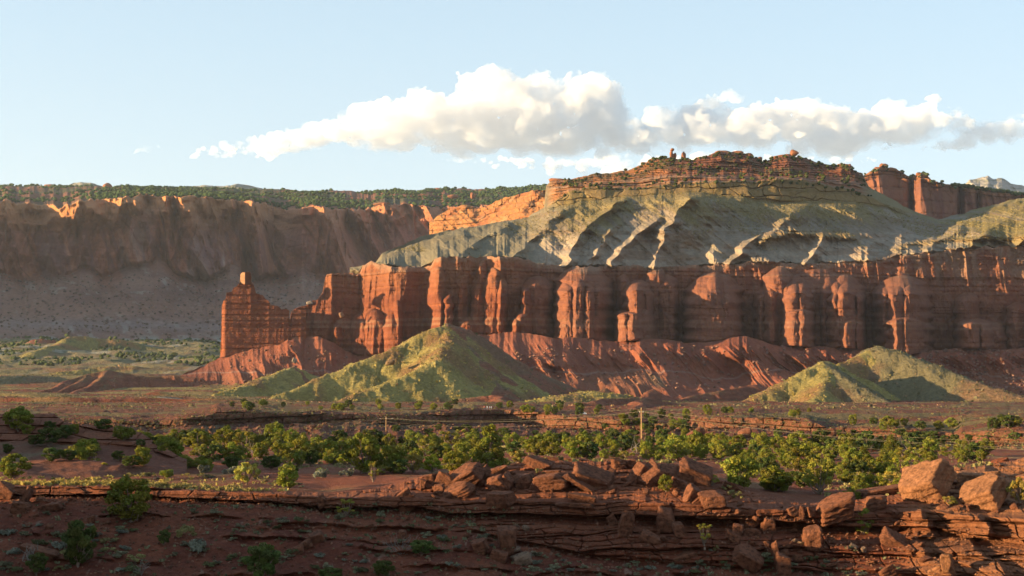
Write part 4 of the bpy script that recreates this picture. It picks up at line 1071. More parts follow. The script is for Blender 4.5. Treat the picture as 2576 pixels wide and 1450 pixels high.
# big stones of the near ledge: x, y, long side, short side, depth, roll, label (measured on the picture)
BIG = [
    (2331, 1217, 128, 78, 126, 38, "largest sunlit boulder on the right ledge, rough tilted orange face", -46, 10),
    (2476, 1247, 108, 66, 121, 38, "smooth sunlit wedge boulder with a flat orange face, right of the largest boulder", -50, 8),
    (2250, 1316, 72, 26, 120, 36, "long dark slab leaning up against the right ledge below the boulders", 10, 0),
    (2247, 1358, 62, 34, 118, -30, "flat dark slab fallen on the ledge below the leaning slab", 5, 25),
    (2203, 1266, 60, 36, 124, 8, "rounded shaded boulder left of the largest sunlit boulder", 0, 0),
    (2213, 1238, 112, 24, 129, 8, "long low dark hump of rock behind the rounded shaded boulder", 0, 0),
    (2384, 1420, 26, 52, 106, 8, "pointed sunlit stone spire at the lower right edge of the picture", -30, 0),
    (2360, 1440, 48, 36, 105, 30, "sunlit block leaning at the foot of the pointed spire", -25, 0),
    (2231, 1440, 38, 34, 106, 25, "dark square stone standing alone at the bottom right", 10, 0),
    (2517, 1168, 44, 26, 137, 24, "deep red knob on the skyline of the right ledge", -10, 0),
    (2426, 1182, 52, 22, 134, 6, "low sunlit flat stone behind the largest boulder", 0, 0),
    (2444, 1208, 68, 38, 128, -4, "hollowed sunlit rock between the two big boulders", -15, 0),
    (2571, 1222, 30, 34, 118, 0, "sunlit stone cut by the right edge of the picture above the bush", -20, 0),
    (2497, 1194, 36, 17, 130, 2, "small oval sunlit stone above the wedge boulder", 0, 0),
    (2104, 1278, 100, 54, 122, 20, "big flat-faced shaded boulder on the lip left of the right ledge", -6, 12),
    (1748, 1196, 82, 46, 130, -28, "broad cracked slab at the right end of the rubble mound", 8, 22),
    (1741, 1246, 44, 32, 127, 52, "shaded block standing on end below the cracked slab, left of two", 0, 15),
    (1760, 1256, 42, 18, 126, 44, "narrow stone leaning against the upright block", 0, 15),
    (1793, 1258, 54, 36, 126, 12, "pale flat-topped block on the lip, right of the narrow leaning stone", 6, 15),
    (1848, 1227, 56, 18, 131, -18, "long smooth stone lying at the edge of the trees", 0, 0),
    (1888, 1310, 50, 36, 121, 28, "tilted rectangular block in the rubble with a pale right end", 14, 0),
    (1932, 1322, 34, 40, 120.5, 3, "upright square block right of the tilted rectangular one", 6, 0),
    (1856, 1334, 28, 32, 120, -20, "small rough block under the tilted rectangular one", 0, 0),
    (1845, 1352, 38, 20, 119.5, -28, "low slab sloping right on the bench under the overhang", 0, 20),
    (1888, 1338, 44, 20, 120, 8, "broken stone between the tilted and the upright block", 0, 0),
    (1936, 1384, 15, 50, 117.5, 20, "slim pillar stone leaning left in the rock chute", 0, 0),
    (1951, 1398, 15, 74, 117, 8, "longest slim pillar stone in the rock chute", 0, 0),
    (1970, 1422, 32, 56, 115.5, 4, "wide slab at the foot of the rock chute", 0, 12),
    (1994, 1286, 25, 24, 122, 24, "angular block, leftmost of the stack under the flat-faced boulder", 0, 0),
    (2015, 1290, 18, 32, 121.8, -18, "thin upright stone in the stack under the flat-faced boulder", 0, 0),
    (2041, 1288, 24, 28, 121.6, 8, "square stone at the top right of the stack under the flat-faced boulder", 0, 0),
    (2008, 1313, 34, 22, 120.8, 14, "lower left block of the stack under the flat-faced boulder", 0, 0),
    (2036, 1313, 28, 22, 120.6, -6, "lower right block of the stack under the flat-faced boulder", 0, 0),
    (2043, 1354, 42, 60, 118.6, 4, "tall broken buttress stone below the stack", 0, 0),
    (1882, 1406, 74, 44, 114, -30, "large dark boulder half buried at the slope's foot", 0, 20),
    (1722, 1406, 54, 32, 114, 18, "dark pointed boulder half buried in green scrub", 0, 15),
    (1495, 1208, 100, 44, 129, -20, "largest slab of the rubble mound, tilted down to the right", 6, 26),
    (1460, 1215, 84, 14, 127.5, -32, "long thin slab sliding under the largest mound slab", 4, 20),
    (1354, 1166, 64, 22, 134, -14, "sunlit slab at the left of the mound crest", -12, 18),
    (1412, 1161, 118, 19, 135.5, -4, "long cap slab along the mound crest", 0, 0),
    (1480, 1173, 32, 24, 133.5, -10, "block wedged under the right end of the cap slab", 0, 0),
    (1505, 1168, 22, 22, 134.5, 2, "first block of the jointed row on the mound crest", 0, 0),
    (1527, 1168, 20, 23, 134.5, -2, "second block of the jointed row on the mound crest", 0, 0),
    (1555, 1168, 34, 24, 134.5, 1, "widest block of the jointed row on the mound crest", 0, 0),
    (1588, 1168, 26, 24, 134.5, -3, "last block of the jointed row on the mound crest", 0, 0),
    (1602, 1192, 58, 24, 131, 50, "narrow slab leaning right, left of the paired leaning slabs", 0, 22),
    (1638, 1202, 66, 42, 130, 38, "broad slab leaning right beside the narrow leaning one", 6, 26),
    (1682, 1196, 46, 36, 130.5, -20, "dark-topped slab between the two broadest leaning slabs", 0, 20),
    (1706, 1218, 36, 26, 128.5, -18, "rounded stone under the cracked slab", 0, 0),
    (1384, 1212, 92, 38, 127.5, 4, "long undercut block with a sunlit notch on the mound", -8, 0),
    (1316, 1212, 50, 38, 127.6, 0, "pitted block left of the long undercut one", 0, 0),
    (1274, 1216, 30, 44, 127.4, -24, "shield-shaped stone leaning on the mound", -10, 10),
    (1391, 1192, 38, 17, 128.6, 6, "sunlit stone sitting on the long undercut block", -14, 0),
    (1466, 1254, 64, 20, 124.2, -8, "lit stone table on the lip below the rubble mound", -14, 6),
    (1450, 1270, 92, 9, 124, -3, "thin plate under the lit stone table", -8, 0),
    (1574, 1320, 32, 62, 120.6, -14, "tall slab leaning in the recess below the lip", 6, 0),
    (1537, 1308, 22, 26, 121.4, 28, "small block left of the tall slab in the recess", 0, 0),
    (1675, 1308, 42, 56, 121, -8, "fallen wedge hanging below the lip", 0, 0),
    (1708, 1336, 26, 42, 119.6, 16, "pointed stone at the mouth of the overhang", 0, 0),
    (1634, 1353, 44, 20, 119, -24, "low slab on the debris right of the recess", 0, 18),
    (1277, 1362, 42, 64, 117.4, 6, "tall weathered block on the slope below the lit stone table", 0, 14),
    (1312, 1408, 44, 26, 113.5, 20, "whitish broken boulder beside a dead bush", 0, 10),
    (1168, 1207, 86, 44, 130, 36, "sunlit boulder slanting up to the right at the left of the mound", -20, 14),
    (1213, 1194, 42, 24, 131.5, 48, "narrow sunlit stone pointing up right of the slanting boulder", -20, 0),
    (1154, 1235, 66, 30, 126.6, 28, "sunlit slab below the slanting boulder", -18, 14),
    (1118, 1210, 42, 36, 129.6, -26, "arched stone over a dark hollow", 0, 0),
    (1085, 1212, 26, 34, 129.8, 4, "upright jointed stone at the left end of the mound", -12, 0),
    (1065, 1220, 16, 26, 129.6, 0, "small rounded stone at the very left of the mound", 0, 0),
    (1104, 1230, 26, 22, 128, 16, "round stone in front of the dark hollow", -10, 0),
    (1256, 1182, 44, 16, 132.5, 22, "slim stone lying on the mound behind the shield-shaped stone", -10, 0),
    (1296, 1176, 40, 17, 133, 6, "sunlit stone left of the sunlit crest slab", -10, 0),
    (1254, 1218, 40, 40, 128.4, 20, "bulky block behind the shield-shaped stone", -14, 0),
    (1258, 1258, 58, 38, 124.6, 2, "overhanging block with a bright left corner on the lip", -20, 0),
    (1022, 1262, 46, 58, 124.4, 30, "stack of worn layers slumped over the lip", 0, 0),
    (1014, 1346, 18, 28, 119.2, 8, "small pale slab propped against the thin ledge", 0, 0),
    (1208, 1376, 38, 32, 116.6, 12, "squat boulder on the scrubby slope", 0, 10),
    (1254, 1400, 40, 30, 114, -12, "low block beneath the tall weathered one", 0, 10),
    (794, 1352, 42, 28, 118.4, 18, "flat grey-red boulder, highest of three on the slope", 0, 22),
    (770, 1370, 30, 22, 117, 40, "middle boulder of three in a line on the slope", 0, 15),
    (748, 1384, 30, 20, 116, 12, "lowest boulder of three in a line on the slope", 0, 10),
    (808, 1262, 26, 28, 124, 36, "wedge of rock slumped under the lip", 0, 0),
    (18, 1236, 46, 38, 125, -28, "large boulder at the left edge under the lip", 0, 12),
    (52, 1276, 44, 28, 122.6, -6, "rounded boulder below the large one at the left edge", 0, 6),
    (122, 1276, 62, 18, 122.4, 12, "long flat boulder at the left beside the rounded one", 0, 8),
    (66, 1250, 16, 52, 123.6, -24, "thin slab standing between the left boulders", 0, 0),
    (230, 1306, 20, 18, 119.8, 10, "lone triangular stone on the bare slope under the big bush", 0, 8),
    (100, 1388, 92, 20, 114.6, -16, "long low outcrop left of the round green juniper", 0, 10),
]
for x, y, w, h, Yd, roll, lab, yaw, pit in BIG:
    Pg = on(FG, x, min(y + .42 * max(h, w * abs(math.sin(math.radians(roll)))), 1560), 2.2)
    Yq = Pg.y + .16 * h * Yd / (F / S)
    if y < 1200: Yq = max(Yq, Yd - 4)
    gr_ = 1.18 if 1040 < x < 1860 else 1.08
    w, h = w * gr_, h * gr_
    boulder("boulder", x, y, w, h, Yq, roll, lab, tint=PALEROCK if 'whitish' in lab else REDROCK if 'deep red' in lab else (.50, .225, .115) if x > 2290 and 'dark' not in lab else ROCK, yaw=yaw, pitch=pit)  # right-hand stones tinted lighter, sunlight put into their colour

# smaller broken stones lying about on the mound, the chute and the slope
rr = random.Random(5)
small = [rock_verts(1, rr.uniform(.45, .9), rr.uniform(.6, 1), 900 + k, ICO3, .05, 5) for k in range(9)]
small_me = [tri_mesh("stone", p, f, M_STONE, rock_color(p * 2, 50 + k, ROCK), smooth=True) for k, (p, f) in enumerate(small)]
pale_me = [tri_mesh("stone", p, f, M_STONE, rock_color(p * 2, 70 + k, PALEROCK), smooth=True) for k, (p, f) in enumerate(small[:4])]
ZONES = [  # x range, y range, number, size range (m), label, group, pale
    (1090, 1330, 1165, 1240, 44, .35, 1.0, "small sunlit broken stone among the blocks at the left of the rubble mound", "broken stones at the left of the rubble mound"),
    (1380, 1720, 1180, 1245, 60, .3, .95, "small shaded broken stone between the slabs of the rubble mound", "broken stones between the mound slabs"),
    (1540, 1720, 1295, 1365, 34, .25, .8, "small broken stone in the recess below the lip", "broken stones in the recess"),
    (1820, 2080, 1270, 1420, 52, .3, 1.1, "small broken stone in the rock chute", "broken stones in the rock chute"),
    (2090, 2330, 1290, 1440, 30, .3, .9, "small broken stone on the shaded right ledge", "broken stones on the shaded right ledge"),
    (2330, 2590, 1165, 1290, 40, .3, 1.1, "small sunlit broken stone strewn on the right ledge", "sunlit stones on the right ledge"),
    (0, 330, 1240, 1330, 34, .25, .7, "small dark stone on the left slope under the lip", "stones on the left slope"),
    (330, 1250, 1290, 1440, 60, .2, .55, "small stone scattered on the scrubby middle slope", "stones on the middle slope"),
    (1000, 1230, 1200, 1260, 20, .3, .7, "small stone on the red shelf behind the lip", "stones on the red shelf"),
]
for x0, x1, y0, y1, n, s0, s1, lab, grp in ZONES:
    for k in range(n):
        x, y = rr.uniform(x0, x1), rr.uniform(y0, y1)
        p = on(FG, x, y, 2.3)
        o = bpy.data.objects.new("stone", rr.choice(small_me)); COL.objects.link(o)
        s_ = s0 + (s1 - s0) * rr.random() ** 2
        o.scale = (s_ * rr.uniform(.8, 1.5), s_ * rr.uniform(.8, 1.3), s_ * rr.uniform(.6, 1))
        o.location = p + Vector((0, 0, s_ * .12))
        o.rotation_euler = (rr.uniform(-.5, .5), rr.uniform(-.5, .5), rr.uniform(0, 6.3))
        tag(o, lab, "stone", grp)
for x, y in [(1560, 1316), (1572, 1320), (1580, 1334), (1283, 1352), (1290, 1372), (1298, 1382), (1322, 1330), (1300, 1324), (2146, 1376), (2170, 1384), (2000, 1362), (2012, 1366)]:
    o = bpy.data.objects.new("stone", rr.choice(pale_me)); COL.objects.link(o)
    o.scale = (rr.uniform(.6, .9), .5, rr.uniform(.4, .6)); o.location = on(FG, x, y, 4.0) + Vector((0, -.1, .05)); o.rotation_euler = (rr.uniform(-.5, .5), rr.uniform(-.5, .5), rr.uniform(0, 6))
    tag(o, "pale buff stone chip fallen on the dark slope", "stone", "pale stone chips on the slope")

# stones below the far bank's ledge
for x, y, w, h, roll, lab in [
    (1742, 1097, 62, 24, 28, "long tilted slab under the far bank's ledge right of the tall pole"), (1768, 1114, 18, 10, 0, "small oval stone below the long tilted slab"),
    (1791, 1116, 20, 11, 5, "small round stone right of the oval one below the far ledge"), (1822, 1100, 18, 18, 10, "grey block beside dark bushes under the far ledge"),
    (1851, 1113, 36, 18, 32, "slanting boulder at the foot of the far bank"), (1876, 1090, 36, 26, 20, "big broken boulder leaning on the far ledge"),
    (1917, 1125, 46, 12, -4, "wide flat stone in front of the far bank"), (1410, 1102, 26, 17, -12, "pale grey boulder under the far bank left of the tall pole"),
    (1368, 1100, 34, 7, -8, "pale thin slab left of the pale grey boulder"), (1160, 1088, 40, 12, 24, "slanting slab below the sunlit spur of the far bank"),
    (1480, 1098, 40, 12, -8, "low dark stone right of the pale grey boulder"), (1960, 1122, 26, 14, -20, "small slab on the far slope in front of the road"),
    (2085, 1092, 40, 26, 20, "sunlit wedge below the far ledge left of the road"), (1990, 1112, 44, 20, -24, "dark slab low on the far slope left of the road"),
    (2470, 1112, 44, 16, 30, "sunlit slab at the far right slope")]:
    p = on(BANK, x, y + h * .3, 3.0)
    boulder("boulder", x, y, w, h, p.y - 1.5, roll, lab, tint=PALEROCK if 'pale' in lab else ROCK, base=ICO3)

# ---- pinnacles and knobs on the skylines
def knob(x, y, w, h, Y, lab, cat="rock outcrop", name="rock_outcrop", roll=0, tint=(.46, .19, .10), cuts=12, group=None):
    return boulder(name, x, y, w, h, Y, roll, lab, cat, group, tint=tint, base=ICO3, round_=.16, cuts=cuts, box=False, rough=.16)


for x, y, w, h, lab in [(1640, 409, 26, 24, "blocky red knob left of the tallest pinnacle"), (1622, 416, 22, 16, "small red knob at the left of the summit rocks"), (1735, 409, 50, 16, "low rounded rocks right of the short pinnacle"),
                        (1766, 404, 40, 20, "rounded rocks left of the summit block"), (1812, 393, 52, 32, "biggest summit block of the main mesa, sunlit on its left"), (1850, 391, 40, 24, "flat dark block right of the summit block"),
                        (1880, 395, 34, 20, "third block of the summit ridge, rounded and dark"), (1905, 402, 26, 16, "low round block at the right end of the summit ridge"), (1966, 398, 52, 18, "stepped rocks under the round summit knob"),
                        (1998, 385, 22, 20, "round knob alone on the right summit"), (1985, 394, 24, 14, "small rock beside the round summit knob"), (2126, 418, 42, 12, "overhanging flat block at the right end of the summit"),
                        (1590, 436, 30, 14, "red ledge block on the mesa's left shoulder"), (1660, 424, 60, 18, "long broken red block below the pinnacles"), (1700, 420, 30, 18, "square block under the short pinnacle"),
                        (1410, 458, 60, 20, "pale orange rounded block at the mesa's left rim"), (1480, 455, 54, 20, "second rounded orange block at the mesa's left rim"), (1550, 452, 60, 18, "third rounded orange block along the mesa's left rim"), (1800, 410, 80, 22, "sunlit rubble block under the summit")]:
    knob(x, y, w, h, 2096 if y < 430 else 2010, lab)
T = bpy.data.objects.new("rock_pinnacle", None); COL.objects.link(T)
T.location = unp(1690, 402, 2098)
tag(T, "tallest rock pinnacle on the mesa skyline with a rounded cap and a shorter twin", "rock pinnacle")
for nm, x, y, w, h in [("column", 1690, 391, 12, 26), ("cap", 1691, 377, 11, 9), ("side_column", 1698, 394, 9, 20), ("plinth", 1692, 403, 30, 12)]:
    o = knob(x, y, w, h, 2098, None, None, nm); o.parent = T; o.matrix_parent_inverse = Matrix.Translation(-T.location)
    for k_ in ('label', 'category'):
        if k_ in o: del o[k_]
knob(1720, 391, 13, 22, 2098, "short standing pinnacle right of the tallest one", "rock pinnacle", "rock_pinnacle")
for x, y, w, h, Y, lab in [(2223, 417, 22, 12, 3015, "small sunlit knobs on the left red peak"), (2206, 424, 20, 10, 3018, "sunlit ledge left of the left red peak's tip"), (2316, 440, 26, 14, 3018, "sunlit knob on top of the right red peak"),
                           (270, 470, 26, 22, 4950, "tall sunlit rock knob on the far left mesa"), (256, 478, 50, 16, 4940, "broken sunlit ledge under the tall knob on the far mesa"), (226, 482, 12, 18, 4930, "left sunlit block beside the tall knob on the far mesa"), (300, 484, 50, 12, 4930, "row of low sunlit rocks right of the tall knob on the far mesa"),
                           (128, 472, 34, 18, 4980, "square block on the far left skyline"), (84, 470, 7, 10, 4980, "thin rock post on the far left skyline"), (46, 471, 30, 8, 4980, "low flat rock at the far left skyline"),
                           (1095, 480, 40, 14, 5100, "sunlit red rock at the right of the far wooded plateau"), (1190, 492, 14, 18, 4400, "lone sunlit knob above the orange slope"), (1140, 494, 30, 12, 4500, "low red rocks on the plateau left of the lone knob"), (770, 483, 20, 8, 5050, "small pale rock on the far wooded skyline"), (960, 514, 46, 12, 3860, "small sunlit rocks on the rim of the second far buttress")]:
    knob(x, y, w, h, Y, lab)
boulder("boulder", 779, 762, 16, 10, 1632, 20, "pale boulder perched on the fin between chimney rock and cliff", tint=(.6, .46, .36), base=ICO3)
boulder("boulder", 859, 792, 12, 14, 1585, 20, "orange block balanced on the lower cliff shelf", tint=(.5, .27, .16), base=ICO3)
boulder("boulder", 741, 907, 12, 12, 1330, 60, "pale block on the grassy spur below the chimney rock", tint=(.55, .42, .34), base=ICO3)
boulder("boulder", 1113, 851, 22, 13, 1180, 30, "dark rock near the top of the grassy pyramid", tint=(.36, .26, .15), base=ICO3)
boulder("boulder", 981, 912, 26, 14, 1125, 10, "large brown rock half way down the grassy pyramid", tint=(.34, .22, .13), base=ICO3)
# ------------------------------------------------------------------ foliage
def leaf_mat(name, trans=.3):
    m = bpy.data.materials.new(name)
    m.use_nodes = True
    n, l = m.node_tree.nodes, m.node_tree.links
    n.remove(n['Principled BSDF'])
    out = n['Material Output']
    a = n.new('ShaderNodeAttribute'); a.attribute_name = 'Col'
    oi = n.new('ShaderNodeObjectInfo')
    mr = n.new('ShaderNodeMapRange'); mr.inputs[3].default_value = .78; mr.inputs[4].default_value = 1.2
    l.new(oi.outputs['Random'], mr.inputs[0])
    hs = n.new('ShaderNodeHueSaturation')
    mh = n.new('ShaderNodeMapRange'); mh.inputs[3].default_value = .485; mh.inputs[4].default_value = .51
    l.new(oi.outputs['Random'], mh.inputs[0]); l.new(mh.outputs[0], hs.inputs['Hue'])
    l.new(mr.outputs[0], hs.inputs['Value']); l.new(a.outputs['Color'], hs.inputs['Color'])
    d = n.new('ShaderNodeBsdfDiffuse'); t = n.new('ShaderNodeBsdfTranslucent'); mx = n.new('ShaderNodeMixShader')
    mx.inputs[0].default_value = trans
    l.new(hs.outputs[0], d.inputs[0]); l.new(hs.outputs[0], t.inputs[0])
    l.new(d.outputs[0], mx.inputs[1]); l.new(t.outputs[0], mx.inputs[2]); l.new(mx.outputs[0], out.inputs[0])
    return m


M_LEAF = leaf_mat("juniper_foliage", .22)
M_SAGE = leaf_mat("sage_foliage", .2)
M_BARK = plain_mat("bark", (.16, .11, .08), .95, var=.4, scale=4)
M_DEAD = plain_mat("dead_wood", (.20, .165, .14), .95, var=.35, scale=5)


def tube(pts, r0, r1, sides=5):
    pts = np.asarray(pts, dtype=float)
    n = len(pts)
    V = []; Fc = []
    for i in range(n):
        t = pts[min(i + 1, n - 1)] - pts[max(i - 1, 0)]
        t /= max(np.linalg.norm(t), 1e-6)
        a = np.cross(t, [0, 0, 1]) if abs(t[2]) < .9 else np.cross(t, [1, 0, 0])
        a /= np.linalg.norm(a); b = np.cross(t, a)
        r = r0 + (r1 - r0) * i / (n - 1)
        for k in range(sides):
            an = 2 * math.pi * k / sides
            V.append(pts[i] + r * (math.cos(an) * a + math.sin(an) * b))
    for i in range(n - 1):
        for k in range(sides):
            k2 = (k + 1) % sides
            Fc.append([i * sides + k, i * sides + k2, (i + 1) * sides + k2, (i + 1) * sides + k])
    return np.array(V), np.array(Fc)


def join(parts):
    V = []; Fc = []; o = 0
    for v, f in parts:
        V.append(v); Fc.append(f + o); o += len(v)
    return np.concatenate(V), np.concatenate(Fc)


def leaves(centres, radii, per, size, r, cols, flat=.8, up=.25):
    """quads strewn through lumps; returns vertices, faces, colours"""
    V = []; Cc = []
    for ce, ra, co in zip(centres, radii, cols):
        n = int(per * (ra / np.mean(radii)) ** 2)
        dirs = r.normal(size=(n, 3)); dirs /= np.linalg.norm(dirs, axis=1)[:, None]
        dirs[:, 2] = dirs[:, 2] * .85 + .08
        rad = ra * (.45 + .60 * r.rand(n) ** .6)
        p = ce + dirs * rad[:, None] * np.array([1, 1, flat])
        nrm = dirs * .6 + r.normal(size=(n, 3)) * .6; nrm[:, 2] += up
        nrm /= np.linalg.norm(nrm, axis=1)[:, None]
        a = np.cross(nrm, r.normal(size=(n, 3))); a /= np.linalg.norm(a, axis=1)[:, None]
        b = np.cross(nrm, a)
        s = size * r.uniform(.6, 1.3, n)[:, None]
        q = np.stack([p - a * s - b * s * .6, p + a * s - b * s * .5, p + a * s * .8 + b * s * .7, p - a * s * .7 + b * s * .6], 1)
        V.append(q.reshape(-1, 3))
        cv = co * r.uniform(.8, 1.2, n)[:, None]
        Cc.append(np.repeat(cv, 4, 0))
    V = np.concatenate(V); Cc = np.concatenate(Cc)
    return V, np.arange(len(V)).reshape(-1, 4), Cc


def make_tree(seed, shape, col, h=4.5, w=4.2, lumps=34, per=105, size=.105, open_=0.0):
    r = np.random.RandomState(seed)
    ce = []; ra = []
    for k in range(lumps):
        for _ in range(60):
            if shape == 'cone':
                t = r.uniform(.16, .98)
                R = w / 2 * (1 - .86 * t ** 1.15) + .1
                an = r.uniform(0, 6.28); q = R * r.uniform(.3, 1) ** .6
                p = np.array([q * math.cos(an), q * math.sin(an), t * h]); rad = .10 * w + .12 * w * (1 - t)
            elif shape == 'open':
                t = r.uniform(.30, .95)
                an = r.uniform(0, 6.28); q = w / 2 * r.uniform(.1, .95) ** .5 * (1 - .4 * abs(t - .55))
                p = np.array([q * math.cos(an), q * math.sin(an), t * h]); rad = w * r.uniform(.09, .14)
            else:
                d = r.normal(size=3); d /= np.linalg.norm(d)
                q = r.uniform(.35, 1) ** .5
                p = np.array([d[0] * w / 2 * .80 * q, d[1] * w / 2 * .80 * q, h * .50 + d[2] * h * .36 * q]); rad = w * r.uniform(.08, .15)
            if all(np.linalg.norm(p - c) > (rad + q_) * .55 for c, q_ in zip(ce, ra)): break
        ce.append(p); ra.append(rad)
    ce = np.array(ce); ra = np.array(ra)
    cols = [np.array(col) * r.uniform(.75, 1.25) * np.array([r.uniform(.85, 1.2), 1, r.uniform(.8, 1.1)]) for _ in ra]
    V, Fc, Cc = leaves(ce, ra, per, size, r, cols)
    crown = tri_mesh("crown", V, Fc, M_LEAF, Cc)
    parts = []
    base_r = .045 * h
    fork = h * (.14 if shape != 'cone' else .5)
    top = np.array([r.uniform(-.2, .2), r.uniform(-.2, .2), fork])
    parts.append(tube([[0, 0, -.5], [0, 0, 0], top * .5 + r.normal(size=3) * .04, top], base_r, base_r * .7, 7))
    if shape == 'cone':
        parts.append(tube([top, [top[0] * .6, 0, h * .75], [0, 0, h * .93]], base_r * .7, .02, 5))
    for c, q_ in zip(ce, ra):
        if r.rand() < .75:
            st = top if shape != 'cone' else np.array([0, 0, max(.3, c[2] - .5)])
            mid = st * .5 + c * .5 + np.array([0, 0, -.12 * h * r.rand()]) + r.normal(size=3) * .12
            parts.append(tube([st, mid, c], base_r * .42, .018, 4))
    tv, tf = join(parts)
    trunk = tri_mesh("trunk", tv, tf, M_BARK, smooth=True)
    return crown, trunk


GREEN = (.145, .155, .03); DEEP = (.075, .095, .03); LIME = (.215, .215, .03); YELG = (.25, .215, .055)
TREE = {}
TREE['round'] = [make_tree(11 + k, 'round', GREEN) for k in range(4)]
TREE['wide'] = [make_tree(21 + k, 'round', GREEN, h=3.6, w=5.0, lumps=28) for k in range(3)]
TREE['cone'] = [make_tree(31, 'cone', (.14, .145, .03), h=6, w=4.6, lumps=46, per=120), make_tree(32, 'cone', GREEN, h=5.4, w=3.6, lumps=36, per=120)]
TREE['open'] = [make_tree(41 + k, 'open', (.175, .17, .035), h=4.6, w=4.4, lumps=24, per=100) for k in range(3)]
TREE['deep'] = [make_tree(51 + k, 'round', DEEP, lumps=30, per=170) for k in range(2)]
TREE['lime'] = [make_tree(61, 'round', LIME, h=3.2, w=3.2, lumps=20), make_tree(62, 'round', YELG, h=3.6, w=4.2, lumps=18, per=120)]
TREE['thin'] = [make_tree(71, 'open', (.21, .19, .04), h=4.6, w=2.4, lumps=16, per=110, size=.10)]
TSIZE = {'round': (4.5, 4.2), 'wide': (3.6, 5.0), 'cone': (6, 4.6), 'open': (4.6, 4.4), 'deep': (4.5, 4.2), 'lime': (3.2, 3.2), 'thin': (4.6, 2.4)}
rt = random.Random(3)


def tree(kind, p, h, w, label, group=None, cat="juniper", name="juniper_tree", sink=.08):
    """height and width in metres"""
    cm, tm = rt.choice(TREE[kind])
    o = bpy.data.objects.new(name, None); COL.objects.link(o)
    o.location = p - Vector((0, 0, sink * h))
    H0 = max(v.co.z for v in cm.vertices) if 'h' not in cm else cm['h']
    cm['h'] = H0
    if 'w' not in cm:
        cm['w'] = max(v.co.x for v in cm.vertices) - min(v.co.x for v in cm.vertices)
    o.scale = (w / cm['w'], w / cm['w'], h * (1 + sink) / H0)
    o.rotation_euler = (rt.uniform(-.05, .05), rt.uniform(-.05, .05), rt.uniform(0, 6.28))
    for nm, me in (("crown", cm), ("trunk", tm)):
        c_ = bpy.data.objects.new(nm, me); COL.objects.link(c_); c_.parent = o
    tag(o, label, cat, group)
    return o


def tree_px(kind, xd, yb, hd, wd, label, sheet=None, vmin=0.0, vmax=3.2, **kw):
    p = on(sheet or FG, xd, yb, vmin, vmax)
    sc = p.y / (F / S)
    return tree(kind, p, hd * sc, wd * sc, label, **kw)


